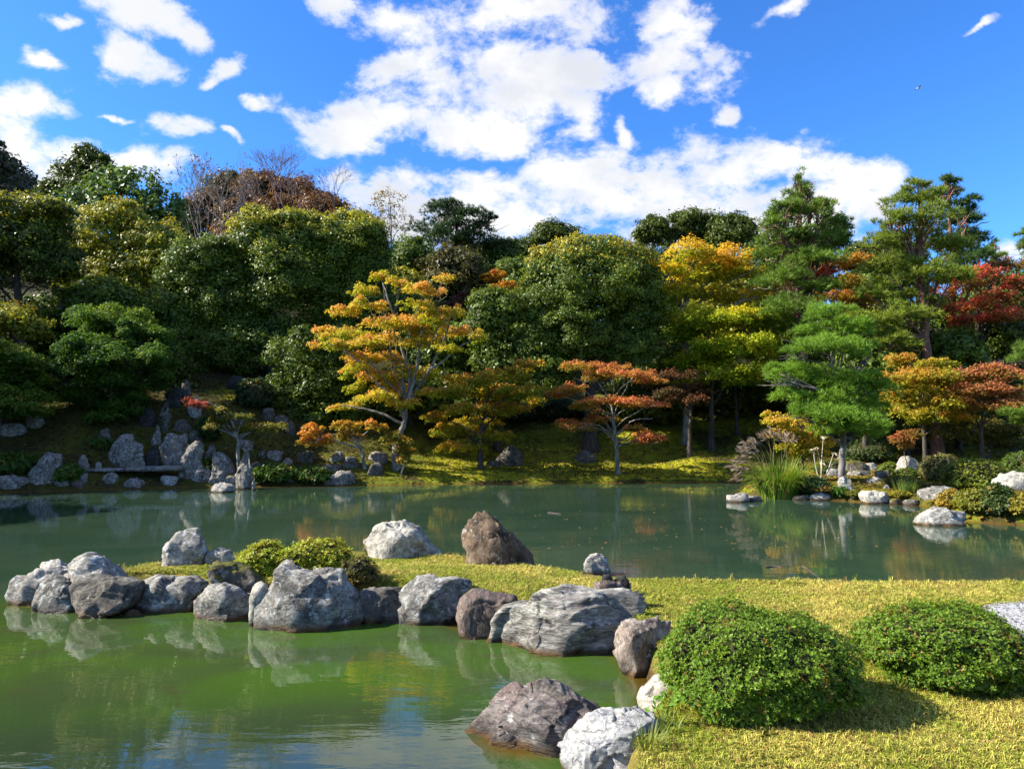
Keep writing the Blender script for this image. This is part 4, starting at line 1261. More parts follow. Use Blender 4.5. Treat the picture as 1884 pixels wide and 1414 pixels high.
# ================================================================== stones of the far bank
G3 = 'stones of the shaded waterfall bank'
FAR = [
    ('broad speckled block at the water on the extreme left', ('block', -6, 874, 55, 902), 'shade', 0.9),
    ('tall speckled stone beside the broad block at the water', [(60, 890), (57, 870), (72, 850), (86, 833), (98, 836), (111, 834), (112, 850), (106, 872), (108, 892)], 'shade', 0.7),
    ('narrow speckled stone just left of the stone bridge', ('tall', 144, 836, 163, 866), 'shade', 0.8),
    ('big pale grey standing stone behind the stone bridge', [(206, 850), (205, 828), (214, 808), (222, 799), (240, 797), (252, 806), (262, 818), (265, 850), (262, 862), (232, 858)], 'shade', 0.6),
    ('dark hollow stone between the two great standing stones', ('tall', 270, 822, 296, 862), 'black', 0.7),
    ('great smooth slab standing at the foot of the waterfall', [(293, 860), (295, 818), (306, 796), (318, 797), (330, 802), (344, 795), (346, 830), (342, 862)], 'shade', 0.45),
    ('ragged grey stone beside the great smooth slab', [(330, 878), (334, 850), (344, 832), (350, 815), (360, 809), (372, 820), (374, 850), (378, 878), (352, 882)], 'shade', 0.7),
    ('slim leaning stone behind the ragged grey one', ('tall', 380, 815, 399, 851), 'shade', 0.7),
    ('broad speckled boulder left of the tall pillar stone', ('left', 390, 830, 442, 874), 'shade', 0.8),
    ('tallest pillar stone at the shore below the leaning maple', [(434, 897), (436, 870), (442, 850), (446, 832), (452, 825), (458, 834), (461, 860), (462, 895), (450, 900)], 'shade', 0.7),
    ('squat stone in front of the broad speckled boulder', ('block', 388, 864, 416, 892), 'shade', 0.8),
    ('flat pale slab in the water before the pillar stone', ('flat', 384, 889, 432, 906), 'pale', 0.7),
    ('squarish stone at the foot of the leaning maple', ('block', 439, 809, 466, 832), 'shade', 0.8),
    ('dark small stone on the slope right of the maple foot', ('right', 472, 825, 489, 843), 'dark', 0.8),
    ('striped pale stone on the slope right of the maple foot', ('block', 490, 828, 521, 846), 'shade', 0.8),
    ('small dark-based stone at the edge of the mossy shore', ('peak', 518, 841, 541, 855), 'shade', 0.8),
    ('grey stone low on the moss behind the pillar', ('round', 461, 849, 482, 867), 'dark', 0.8),
    ('round pale stone supporting the middle of the bridge', ('round', 192, 869, 219, 889), 'shade', 0.9),
    ('rough stone at the waterline below the bridge', ('block', 231, 880, 266, 899), 'shade', 0.9),
    ('pale rounded stone at the water end of the bridge', ('block', 297, 873, 329, 893), 'pale', 0.9),
    ('orange-brown wet stone at the waterline', ('round', 131, 885, 156, 899), 'brown', 0.9),
    ('stone under the left end of the bridge', ('block', 144, 867, 161, 888), 'shade', 0.9),
    ('square speckled stone high on the shaded slope', ('block', 48, 751, 82, 790), 'shade', 0.8),
    ('long low stone lying high on the shaded slope', ('flat', -4, 778, 50, 804), 'shade', 0.7),
    ('dark upright stone half hidden by the hanging foliage', ('tall', 181, 785, 207, 824), 'dark', 0.7),
    ('black recessed block at the top of the waterfall', ('block', 302, 712, 337, 750), 'black', 0.7),
    ('dark stone stepping down the waterfall', ('block', 255, 750, 289, 788), 'black', 0.7),
    ('thin speckled stone in the middle of the waterfall', ('tall', 294, 728, 313, 797), 'dark', 0.8),
    ('whitish stone under the red maple spray', ('tall', 347, 728, 374, 770), 'pale', 0.8),
    ('sloping dark stone above the great smooth slab', ('left', 320, 770, 362, 798), 'dark', 0.8),
    ('blue-grey stone beside the ragged waterfall stones', ('block', 349, 790, 373, 814), 'dark', 0.8),
    ('speckled jagged stone over the hollow', ('peak', 278, 780, 299, 820), 'shade', 0.8),
    ('dark speckled pinnacle at the head of the waterfall', ('tall', 332, 698, 352, 738), 'dark', 0.8),
    ('grey block under the dark bushes, upper one', ('block', 483, 750, 507, 772), 'dark', 0.8),
    ('grey flat-topped block beside the upper block', ('block', 503, 764, 532, 784), 'dark', 0.8),
    ('pointed stone at the end of the grey blocks', ('tall', 527, 774, 544, 800), 'dark', 0.8),
    ('long grey stone behind the leaning maple trunk', ('flat', 424, 764, 451, 781), 'dark', 0.8),
    ('pale stone by the root of the orange maple', ('block', 679, 830, 713, 850), 'shade', 0.8),
    ('slanting dark stone by the root of the orange maple', ('right', 671, 848, 706, 876), 'dark', 0.8),
    ('speckled rock in the water below the orange maple', [(598, 890), (604, 878), (622, 868), (645, 864), (655, 872), (654, 890), (630, 894)], 'shade', 0.8),
    ('flat stone on the shore above the speckled rock', ('flat', 594, 853, 628, 867), 'dark', 0.8),
    ('second flat stone, nearer the orange maple', ('flat', 628, 848, 662, 862), 'dark', 0.8),
    ('low rounded stone under the small orange maple', ('round', 546, 830, 584, 850), 'dark', 0.8),
    ('sharp grey stone under the small orange maple', ('right', 603, 830, 633, 849), 'shade', 0.8),
    ('thin pale stone before the small orange maple', ('flat', 632, 840, 658, 850), 'shade', 0.8),
    ('tiny white-faced stone at the mossy water edge', ('block', 525, 868, 545, 886), 'shade', 0.9),
    ('angular dark rock on the moss between two maples', [(912, 850), (920, 838), (930, 822), (938, 818), (952, 826), (962, 842), (960, 856), (930, 858)], 'dark', 0.8),
    ('low dark rock in the moss behind the white-stemmed maple', ('round', 1060, 828, 1097, 852), 'dark', 0.8),
    ('small rock half in the ground beside the angular one', ('round', 896, 846, 918, 858), 'dark', 0.8),
    ('rounded stone against the slope above the broad block', ('round', 120, 866, 143, 886), 'shade', 0.9),
    ('little white stone in front of the big pale standing stone', ('round', 176, 850, 187, 862), 'pale', 0.9),
    ('stone slab edge low on the slope by the bridge', ('flat', 100, 880, 130, 896), 'shade', 0.9),
    ('pebbly pale stone between the bridge and the ragged stones', ('round', 356, 862, 388, 884), 'shade', 0.9),
    ('small block tucked behind the squat shore stone', ('block', 412, 874, 436, 894), 'shade', 0.8),
    ('thin pointed stone right of the pillar at the waterline', ('peak', 463, 878, 472, 902), 'shade', 0.8),
    ('dark boulder deep under the hanging trees', ('round', 420, 690, 452, 716), 'black', 0.8),
]
for i, (lb, poly, mt, th) in enumerate(FAR):
    rock(lb, poly, mt, th, 3 if i > 12 else 4, 40 + i, 0.09, 5, group=G3, sink=0.25)

# stone bridge: two long slabs laid end to end
def slab(label, p0, p1, y, thick, w, parent, origin, seed):
    a, b = at(*p0, y), at(*p1, y)
    n, m = 26, 8
    r = np.random.default_rng(seed)
    V = []
    prof = [(-w, 0), (-w * .98, thick * .8), (-w * .8, thick), (0, thick * 1.05), (w * .8, thick), (w, thick * .75), (w, 0), (0, -0.03)]
    for i in range(n):
        t = i / (n - 1)
        c = a * (1 - t) + b * t
        sc = 0.75 if i in (0, n - 1) else 1.0
        for q in prof:
            V.append(c + np.array([0, q[0] * sc + r.normal() * .02, q[1] * sc - thick + r.normal() * .012]))
    idx = np.arange(n * m).reshape(n, m)
    f = np.stack([idx[:-1], np.roll(idx[:-1], -1, 1), np.roll(idx[1:], -1, 1), idx[1:]], -1).reshape(-1, 4)
    caps = [np.array([idx[0, ::-1]]), np.array([idx[-1]])]
    return mesh_np('slab', V, [f] + caps, ROCK['shade'], parent=parent, origin=origin)


bo = at(245, 866, 33.6)
br = empty('stone_bridge', bo)
tag(br, 'low bridge of two long natural stone slabs along the shaded shore', 'bridge')
slab('', (150, 862), (268, 859.5), 33.6, 0.14, 0.42, br, bo, 1)
slab('', (262, 858.0), (338, 856.5), 33.75, 0.20, 0.46, br, bo, 2)

# ================================================================== stones of the sunny point on the other side
G4 = 'stones of the sunny pine point'
PT = [
    ('upright white stone behind the low clipped domes', [(1647, 873), (1650, 858), (1658, 842), (1668, 838), (1685, 842), (1689, 850), (1684, 872)], 'white', 0.5, 4),
    ('pointed pale stone at the foot of the pine', [(1539, 904), (1540, 890), (1548, 878), (1556, 874), (1564, 882), (1568, 896), (1567, 906)], 'pale', 0.8, 4),
    ('white rounded block at the waterline of the pine point', ('block', 1584, 904, 1634, 927), 'white', 0.9, 4),
    ('small whitish stone at the waterline below the leafy plant', ('flat', 1490, 906, 1526, 921), 'white', 0.9, 3),
    ('thin wet stone at the waterline near the long slab', ('flat', 1660, 917, 1693, 930), 'wet', 0.9, 3),
    ('long grey overhanging slab between the point and the bushes', ('flat', 1680, 895, 1764, 914), 'grey', 0.6, 4),
    ('big white boulder among the clipped bushes', [(1821, 894), (1826, 884), (1842, 872), (1862, 867), (1895, 866), (1900, 900), (1860, 906), (1836, 900)], 'white', 0.7, 4),
    ('broad pale rock alone in the water off the bushes', [(1683, 960), (1690, 951), (1708, 940), (1726, 934), (1752, 938), (1772, 942), (1778, 956), (1760, 966), (1716, 968)], 'pale', 0.7, 5),
    ('low white stone off the tip below the plumed grass', ('block', 1338, 907, 1380, 924), 'pale', 0.8, 3),
    ('white post-like stone under the plumed grass', ('tall', 1403, 884, 1420, 913), 'white', 0.9, 3),
    ('small pale stone right of the plumed grass', ('peak', 1453, 888, 1470, 903), 'pale', 0.9, 3),
    ('flat dark-sided stepping stone on the mossy point', ('flat', 1592, 878, 1624, 889), 'pale', 0.9, 3),
    ('whitish stone in the row behind the pine trunk', ('round', 1589, 851, 1615, 866), 'pale', 0.9, 3),
    ('rounded stone just left of the pine foot', ('block', 1521, 862, 1546, 876), 'pale', 0.9, 3),
    ('moss-capped brown stone right of the pine trunk', ('block', 1556, 846, 1592, 868), 'mossy', 0.9, 3),
    ('knobbly brown stone beside the small clipped dome', ('round', 1611, 864, 1637, 880), 'wet', 0.9, 3),
    ('long low stone edging behind the pine', ('flat', 1560, 864, 1602, 876), 'wet', 0.9, 3),
    ('tiny pointed stone on the moss near the iris leaves', ('peak', 1624, 890, 1637, 899), 'pale', 0.9, 3),
    ('dark stone under the waterline moss at the tip', ('flat', 1372, 910, 1400, 922), 'wet', 0.9, 3),
    ('narrow grey stone beside the pointed pale one', ('tall', 1562, 900, 1576, 918), 'wet', 0.9, 3),
    ('brown waterline stone with orange moss', ('flat', 1455, 910, 1492, 920), 'wet', 0.9, 3),
    ('low wet stone at the end of the waterline row', ('flat', 1636, 916, 1662, 928), 'mossy', 0.9, 3),
]
for i, (lb, poly, mt, th, lv) in enumerate(PT):
    rock(lb, poly, mt, th, lv, 140 + i, 0.08, 5, group=G4, sink=0.25)

# ================================================================== trees (crown lobes in photo px: x, y, half width, half height [, depth offset])
EV = [(0.036, 0.056, 0.006), (0.100, 0.135, 0.014)]           # dark evergreen
EM = [(0.050, 0.085, 0.009), (0.145, 0.200, 0.022)]
YG = (0.33, 0.31, 0.025)
OL = [(0.12, 0.145, 0.014), (0.34, 0.315, 0.026)]
PN = [(0.075, 0.140, 0.018), (0.175, 0.265, 0.034)]           # pine
GE, GB, GK = 'broad evergreen trees across the pond', 'autumn trees on the knoll', 'dark trees on the skyline'
GP, GM = 'pines across the pond', 'maples on the far bank'
W = dict(leaf=(0.155, 0.10), cover=2.5)

# --- the two wooded heights
tree('cedar', 'dark ragged conifer, tallest on the left skyline', 74, [(160, 560), (158, 400), (160, 272)], [(160, 285, 20, 20), (172, 300, 32, 20), (140, 318, 38, 26), (185, 328, 40, 26), (120, 352, 40, 30), (165, 350, 50, 34), (110, 390, 48, 36), (170, 395, 60, 40)], 'dark', 0.35, cols=EV, leaf=(0.36, 0.16), cover=2.2, frac=0.34)
KN = [('mixed brown tree on the left flank of the knoll', 372, 392, 44, 42, 92, 0), ('rust brown tree low on the left flank of the knoll', 440, 412, 46, 42, 86, 0), ('dark green tree on the crest of the knoll', 412, 348, 40, 34, 98, 1),
      ('rust brown tree on the crest under the bare twigs', 478, 352, 46, 34, 97, 0), ('red-brown tree at the middle of the knoll', 508, 398, 48, 38, 86, 0), ('broad brown tree at the top right of the knoll', 545, 362, 48, 36, 96, 0),
      ('brown tree on the right flank of the knoll', 592, 392, 48, 38, 92, 0), ('orange-tinged tree at the right foot of the knoll', 640, 420, 44, 36, 84, 2), ('dark green tree ending the knoll at the right', 672, 424, 34, 32, 92, 1),
      ('brown tree low at the middle right of the knoll', 570, 428, 50, 34, 82, 0), ('green-brown tree at the left foot of the knoll', 335, 428, 46, 44, 80, 1), ('rust tree behind the bare grey trees', 425, 452, 44, 34, 76, 2)]
for lb, x, y, rx, ry, Y, k in KN:
    c = [[(0.085, 0.048, 0.020), (0.23, 0.11, 0.038)], [(0.040, 0.048, 0.012), (0.10, 0.095, 0.02)], [(0.14, 0.08, 0.016), (0.34, 0.165, 0.024)]][k]
    tree('oak_tree', lb, Y, [(x, y + 150), (x + 3, y + 40), (x, y - ry * .5)], [(x, y, rx, ry), (x - rx * .5, y + ry * .5, rx * .6, ry * .6), (x + rx * .55, y + ry * .45, rx * .6, ry * .6), (x + rx * .2, y - ry * .45, rx * .5, ry * .45)], 'grey', 0.2, group=GB, cols=c, leaf=(0.34, 0.22), cover=2.0, mat=LEAF, frac=0.33)
bare_tree('large bare cherry spreading purple-brown twigs over the knoll', 84, (520, 470), (525, 300), 0.42, 'twig', 0.22, 7, 3, 'cherry_tree')
bare_tree('bare cherry right of the large one, leaning over the knoll edge', 82, (585, 470), (600, 320), 0.45, 'twig', 0.18, 7, 5, 'cherry_tree')
bare_tree('bare cherry left of the large one, thin upright twigs', 85, (470, 460), (476, 320), 0.36, 'twig', 0.15, 7, 9, 'cherry_tree')
for lb, bx, tp, sd_ in [('bare grey tree in front of the knoll, left one', (352, 560), (346, 340), 21), ('tallest bare grey tree in front of the knoll', (382, 560), (392, 300), 22), ('bare grey tree in front of the knoll, right one', (415, 540), (412, 310), 23)]:
    bare_tree(lb, 60, bx, tp, 0.27, 'grey', 0.17, 6, sd_, group='bare grey trees before the knoll', leaves=(1.2, (0.10, 0.05, 0.02), (0.2, 0.08, 0.03), 0.22))

# --- left bank
tree('broadleaf_tree', 'pale big-leaved tree rising behind the yellow-green one', 57, [(225, 640), (228, 480), (225, 360)], [(200, 345, 48, 38), (255, 345, 52, 38), (300, 378, 40, 36), (160, 385, 48, 44), (230, 395, 80, 50), (305, 430, 40, 45)], 'grey', 0.28, cols=[(0.05, 0.10, 0.025), (0.14, 0.21, 0.05)], leaf=(0.34, 0.22), cover=1.7, gap=0.15)
tree('broadleaf_tree', 'yellow-green airy tree in front of the pale big-leaved one', 50, [(245, 690), (250, 560), (240, 420)], [(190, 430, 70, 50), (285, 450, 70, 50), (165, 500, 60, 55), (245, 505, 80, 55), (325, 515, 50, 55), (225, 400, 55, 32), (300, 570, 60, 45), (190, 570, 60, 45)], 'grey', 0.25, cols=OL, tip=(0.42, 0.34, 0.03), tip_amt=0.35, leaf=(0.19, 0.13), cover=2.4, mat=LEAF)
tree('evergreen_tree', 'large dark evergreen with a yellow-green top at the left edge', 43, [(38, 680), (34, 560), (30, 440)], [(30, 450, 100, 62), (-50, 470, 90, 80), (100, 485, 50, 52), (30, 395, 95, 36), (-60, 560, 60, 50), (85, 420, 50, 40)], 'dark', 0.42, group=GE, cols=EV, tip=YG, tip_amt=0.7, per=3, **W)
tree('evergreen_tree', 'shaded dark tree filling the gap behind the layered maple', 47, [(100, 740), (100, 650)], [(90, 590, 80, 60), (55, 660, 70, 60), (130, 680, 70, 60), (170, 600, 60, 55)], 'dark', 0.25, group=GE, cols=EM, cover=2.0, leaf=(0.20, 0.12))
tree('evergreen_tree', 'tall shaded tree between the airy one and the great round pair', 46, [(352, 760), (350, 600), (350, 480)], [(350, 500, 58, 58), (330, 580, 60, 68), (395, 560, 48, 68), (330, 665, 60, 52), (420, 645, 60, 58), (385, 470, 45, 40)], 'dark', 0.3, group=GE, cols=EM, **W)
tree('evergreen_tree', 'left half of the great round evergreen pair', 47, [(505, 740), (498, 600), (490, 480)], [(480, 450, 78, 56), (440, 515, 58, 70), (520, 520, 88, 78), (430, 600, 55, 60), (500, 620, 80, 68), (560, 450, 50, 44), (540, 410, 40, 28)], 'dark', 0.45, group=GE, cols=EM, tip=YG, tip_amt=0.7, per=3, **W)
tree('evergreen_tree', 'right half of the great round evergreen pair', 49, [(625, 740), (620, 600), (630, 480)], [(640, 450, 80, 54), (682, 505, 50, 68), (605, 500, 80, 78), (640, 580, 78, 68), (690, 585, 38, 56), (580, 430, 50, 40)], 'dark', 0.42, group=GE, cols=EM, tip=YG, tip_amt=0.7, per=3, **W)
tree('evergreen_tree', 'low dark bushy tree under the great round pair', 42, [(560, 830), (562, 740), (565, 660)], [(560, 660, 68, 48), (600, 715, 66, 48), (530, 725, 48, 50), (625, 655, 55, 48), (560, 775, 66, 28), (640, 760, 50, 40)], 'dark', 0.2, group=GE, cols=EM, **W)
tree('evergreen_tree', 'olive tree with yellowing leaves low at the left edge', 38, [(20, 720), (22, 640), (20, 590)], [(15, 590, 66, 36), (60, 605, 32, 28), (-25, 580, 45, 32)], 'dark', 0.16, group=GE, cols=OL, tip=(0.30, 0.20, 0.03), tip_amt=0.35, cover=2.4, leaf=(0.17, 0.11), mat=LEAF)
tree('maple_tree', 'green feathery maple hanging low at the left edge', 35, [(0, 800), (4, 720), (10, 650)], [(20, 650, 55, 24), (60, 670, 36, 22), (-10, 680, 60, 28), (45, 700, 50, 24), (15, 730, 70, 24), (72, 715, 26, 20), (30, 755, 50, 14)], 'dark', 0.14, kind='maple', group=GM, cols=[(0.05, 0.10, 0.012), (0.10, 0.17, 0.018), (0.20, 0.22, 0.025)], cover=6)
tree('maple_tree', 'shaded green layered maple over the waterfall stones', 37, [(208, 815), (205, 720), (205, 620)], [(200, 590, 76, 26), (255, 615, 56, 26), (155, 635, 56, 28), (235, 650, 80, 26), (290, 670, 36, 26), (180, 685, 70, 26), (245, 700, 60, 24), (160, 725, 56, 24), (225, 740, 56, 22), (250, 765, 40, 14), (190, 765, 36, 12)], 'dark', 0.18, kind='maple', group=GM, cols=[(0.04, 0.09, 0.014), (0.07, 0.145, 0.018), (0.13, 0.19, 0.022)], cover=6)

# --- behind the middle
tree('broadleaf_tree', 'thin sparse yellowing tree alone against the cloud', 71, [(722, 520), (720, 430), (716, 352)], [(714, 372, 32, 26), (740, 408, 26, 24), (700, 410, 26, 28), (724, 430, 30, 22)], 'grey', 0.12, cols=[(0.16, 0.13, 0.04), (0.30, 0.22, 0.06)], leaf=(0.20, 0.12), cover=0.45, mat=LEAF, per=5, start=0.4)
tree('pine_tree', 'spreading dark pine on the skyline beside the sparse tree', 66, [(838, 540), (842, 450), (836, 385)], [(812, 392, 44, 13), (862, 400, 40, 13), (834, 378, 24, 9), (788, 424, 36, 11), (884, 422, 30, 11), (838, 422, 48, 12), (818, 446, 52, 12), (872, 446, 40, 12), (908, 405, 14, 8)], 'pine', 0.22, group=GP, kind='pine', cols=[(0.022, 0.052, 0.018), (0.05, 0.095, 0.03)], needle=0.42, width=0.045, dens=9, per=8)
MB = [('pale green tree left of the skyline pine', 765, 480, 52, 44, 60, EM, 0), ('brown-olive round tree behind the orange maple', 835, 500, 56, 48, 57, [(0.06, 0.058, 0.016), (0.125, 0.11, 0.03)], 0), ('olive tree left of the brown-olive one', 742, 535, 44, 48, 55, OL, 0),
      ('dark green tree right of the skyline pine', 925, 470, 40, 34, 68, EV, 0), ('dark tree low between the olive trees', 880, 530, 40, 40, 58, EM, 0), ('distant dark round tree left of the big dome', 1018, 434, 54, 24, 80, EV, 1), ('distant dark tree peeping beside the skyline pine', 955, 462, 38, 20, 84, EV, 1)]
for lb, x, y, rx, ry, Y, c, g in MB:
    tree('broadleaf_tree', lb, Y, [(x, y + 120), (x, y + 20), (x, y - 10)], [(x, y, rx, ry), (x - rx * .5, y + ry * .45, rx * .65, ry * .7), (x + rx * .5, y + ry * .4, rx * .65, ry * .7), (x, y - ry * .35, rx * .6, ry * .6)], 'dark', 0.2, group=GK if g else None, cols=c, leaf=(0.26, 0.15), cover=2.2)
SK = [('dark skyline tree with a ragged left shoulder', 1200, 425, 34, 30, 84), ('broad dark skyline tree right of the ragged one', 1278, 420, 56, 32, 86), ('dark skyline tree half behind the tall conical pine', 1352, 425, 46, 36, 82), ('dark skyline tree showing right behind the conical pine', 1530, 425, 30, 32, 66), ('low dark tree between the tall pines', 1580, 470, 30, 28, 70)]
for lb, x, y, rx, ry, Y in SK:
    tree('broadleaf_tree', lb, Y, [(x, y + 110), (x, y + 20), (x, y - 12)], [(x, y, rx, ry), (x - rx * .5, y + ry * .5, rx * .6, ry * .7), (x + rx * .55, y + ry * .5, rx * .6, ry * .7), (x - rx * .2, y - ry * .4, rx * .45, ry * .5), (x + rx * .4, y - ry * .3, rx * .4, ry * .5)], 'dark', 0.22, group=GK, cols=EV, leaf=(0.30, 0.16), cover=2.3)
tree('evergreen_tree', 'huge clipped-looking evergreen dome in the middle of the far bank', 45, [(1085, 790), (1086, 680), (1085, 520)], [(1085, 525, 132, 84), (1000, 575, 62, 72), (1172, 562, 62, 78), (1062, 612, 108, 70), (1150, 635, 72, 58), (1085, 470, 92, 36), (1020, 500, 60, 48), (1150, 500, 58, 48), (1010, 640, 60, 48)], 'dark', 0.5, group=GE, cols=EM, tip=(0.36, 0.30, 0.022), tip_amt=0.6, per=3, cover=3.2, leaf=(0.15, 0.095), frac=0.17, smooth=True)
tree('evergreen_tree', 'smaller evergreen shoulder left of the huge dome', 43.5, [(915, 790), (918, 680), (915, 580)], [(915, 590, 52, 58), (898, 560, 38, 36), (965, 640, 50, 50), (1000, 690, 60, 38), (940, 690, 50, 40), (880, 610, 36, 36), (900, 655, 40, 40), (925, 735, 52, 36)], 'dark', 0.22, group=GE, cols=EM, cover=2.8, leaf=(0.165, 0.10))
tree('maple_tree', 'small bright orange maple crown behind the evergreen shoulder', 56, [(922, 640), (922, 580), (920, 520)], [(910, 508, 24, 11), (930, 527, 30, 14), (900, 540, 28, 12), (935, 548, 24, 10)], 'grey', 0.12, kind='maple', group=GM, cols=[(0.22, 0.16, 0.02), (0.42, 0.22, 0.02), (0.48, 0.17, 0.025)], cover=4.5, leaf=(0.18, 0.13))
tree('maple_tree', 'dull crimson maple between the orange maple and the evergreen dome', 50, [(852, 640), (852, 590), (850, 560)], [(850, 560, 34, 12), (868, 545, 24, 9), (840, 580, 28, 10)], 'dark', 0.09, kind='maple', group=GM, cols=[(0.05, 0.03, 0.02), (0.09, 0.035, 0.025), (0.14, 0.04, 0.03)], cover=3, leaf=(0.17, 0.12))
YM = [(0.18, 0.27, 0.015), (0.46, 0.42, 0.025), (0.62, 0.36, 0.030)]
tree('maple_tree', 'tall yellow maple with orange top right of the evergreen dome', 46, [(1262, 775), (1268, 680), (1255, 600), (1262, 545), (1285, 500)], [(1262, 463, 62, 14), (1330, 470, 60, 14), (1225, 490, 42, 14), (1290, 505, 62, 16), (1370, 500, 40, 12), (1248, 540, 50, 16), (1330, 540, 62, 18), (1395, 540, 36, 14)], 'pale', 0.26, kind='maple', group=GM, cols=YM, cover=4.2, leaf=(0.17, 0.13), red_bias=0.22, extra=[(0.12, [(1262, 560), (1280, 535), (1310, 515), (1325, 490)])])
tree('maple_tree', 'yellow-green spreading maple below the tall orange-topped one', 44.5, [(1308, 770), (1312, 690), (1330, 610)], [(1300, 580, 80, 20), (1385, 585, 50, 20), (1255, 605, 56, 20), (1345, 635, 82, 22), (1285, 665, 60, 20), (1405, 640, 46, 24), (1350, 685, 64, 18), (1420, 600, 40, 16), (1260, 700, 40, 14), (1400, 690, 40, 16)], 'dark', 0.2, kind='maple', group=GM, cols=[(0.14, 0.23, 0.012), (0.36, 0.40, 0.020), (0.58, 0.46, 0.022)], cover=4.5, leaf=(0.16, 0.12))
tree('maple_tree', 'dim green maple shading the moss beside the pine point', 47.5, [(1356, 765), (1354, 720), (1360, 690)], [(1340, 700, 60, 16), (1395, 715, 44, 14), (1300, 710, 40, 14), (1430, 700, 40, 16)], 'dark', 0.14, kind='maple', group=GM, cols=[(0.03, 0.06, 0.012), (0.06, 0.10, 0.015), (0.10, 0.13, 0.02)], cover=4.5, leaf=(0.16, 0.12))
tree('maple_tree', 'dim red-brown maple behind the white-stemmed one', 42.5, [(1268, 795), (1270, 750), (1262, 705)], [(1240, 690, 44, 11), (1280, 715, 40, 11), (1225, 720, 34, 9), (1262, 735, 40, 9), (1205, 705, 30, 9)], 'dark', 0.15, kind='maple', group=GM, cols=[(0.06, 0.05, 0.018), (0.13, 0.065, 0.03), (0.20, 0.07, 0.035)], cover=3.2, leaf=(0.14, 0.10))

# --- right side
tree('pine_tree', 'tall conical pine with a spiky leader, left of the two great pines', 43, [(1476, 760), (1478, 640), (1470, 560), (1472, 470), (1472, 380), (1472, 318)],
     [(1472, 318, 4, 7, 0), (1471, 330, 9, 7, 0), (1473, 345, 20, 8, 0), (1474, 362, 34, 12), (1442, 384, 36, 13), (1500, 384, 42, 13), (1472, 404, 72, 14), (1415, 410, 26, 12), (1532, 424, 34, 14), (1440, 438, 62, 16), (1508, 446, 56, 16), (1545, 440, 22, 14), (1418, 474, 48, 15), (1500, 484, 62, 16), (1440, 522, 62, 16), (1510, 535, 52, 15), (1462, 572, 66, 15), (1525, 598, 50, 15), (1425, 600, 44, 14), (1490, 620, 50, 14)],
     'pine', 0.30, kind='pine', group=GP, cols=PN, needle=0.34, width=0.032, dens=15, per=8)
tree('pine_tree', 'tall double-topped pine with a red leaning trunk', 41, [(1722, 720), (1706, 650), (1700, 580), (1694, 500), (1692, 420), (1692, 350)],
     [(1690, 343, 32, 12), (1665, 372, 44, 13), (1708, 372, 40, 13), (1640, 408, 38, 13), (1700, 410, 62, 16), (1625, 452, 42, 14), (1680, 450, 72, 16), (1748, 462, 52, 16), (1640, 500, 62, 16), (1712, 508, 62, 16), (1612, 545, 44, 14), (1655, 585, 62, 15), (1615, 615, 44, 13), (1690, 560, 56, 15), (1640, 635, 44, 12), (1750, 520, 40, 14), (1585, 590, 34, 12)],
     'pine', 0.30, kind='pine', group=GP, cols=[(0.095, 0.150, 0.016), (0.23, 0.28, 0.032)], needle=0.34, width=0.032, dens=15, per=8)
tree('pine_tree', 'dark green pine close behind the double-topped one', 47, [(1752, 700), (1752, 560), (1748, 430), (1745, 335)], [(1748, 338, 24, 12), (1740, 360, 34, 13), (1762, 382, 36, 13), (1772, 410, 42, 14), (1790, 440, 34, 14), (1760, 452, 50, 15), (1778, 480, 50, 15), (1760, 510, 50, 15)], 'pine', 0.28, kind='pine', group=GP, cols=[(0.035, 0.08, 0.018), (0.08, 0.14, 0.028)], needle=0.36, width=0.036, dens=13, per=8)
tree('pine_tree', 'small far pine top right of the double-topped pine', 62, [(1832, 620), (1832, 520), (1830, 442)], [(1830, 452, 13, 9), (1822, 474, 22, 10), (1840, 492, 26, 11), (1815, 500, 24, 10)], 'pine', 0.14, kind='pine', group=GP, cols=PN, needle=0.40, width=0.045, dens=9, per=8)
tree('pine_tree', 'far pine cut by the right edge of the view', 58, [(1892, 600), (1892, 500), (1890, 425)], [(1888, 436, 22, 10), (1895, 460, 30, 12), (1886, 490, 24, 11)], 'pine', 0.14, kind='pine', group=GP, cols=PN, needle=0.40, width=0.045, dens=9, per=8)
RD = [(0.13, 0.11, 0.02), (0.27, 0.085, 0.032), (0.64, 0.10, 0.07)]
tree('maple_tree', 'scarlet maple spray showing through the conical pine', 46, [(1478, 640), (1474, 580), (1470, 530)], [(1448, 522, 26, 10), (1492, 512, 30, 11), (1470, 540, 26, 9), (1520, 500, 24, 12)], 'dark', 0.10, kind='maple', group=GM, cols=RD, cover=4, leaf=(0.15, 0.11), red_bias=0.25)
tree('maple_tree', 'rusty orange maple in the gap between the great pines', 48, [(1562, 700), (1562, 600), (1560, 520)], [(1540, 490, 36, 14), (1580, 480, 34, 14), (1560, 520, 44, 14), (1530, 545, 40, 13), (1590, 545, 36, 13), (1560, 575, 44, 13)], 'dark', 0.14, kind='maple', group=GM, cols=[(0.13, 0.14, 0.014), (0.32, 0.19, 0.02), (0.48, 0.18, 0.035)], cover=3.2, leaf=(0.16, 0.12))
tree('maple_tree', 'bright red maple right of the leaning pine trunk', 45, [(1795, 720), (1796, 640), (1800, 560)], [(1740, 540, 40, 13), (1772, 520, 44, 13), (1812, 505, 44, 14), (1850, 488, 40, 13), (1735, 565, 34, 11), (1800, 560, 52, 14), (1845, 545, 46, 14), (1775, 588, 40, 11), (1880, 520, 34, 14), (1850, 580, 40, 12)], 'dark', 0.18, kind='maple', group=GM, cols=RD, cover=2.6, leaf=(0.15, 0.12), red_bias=0.10)
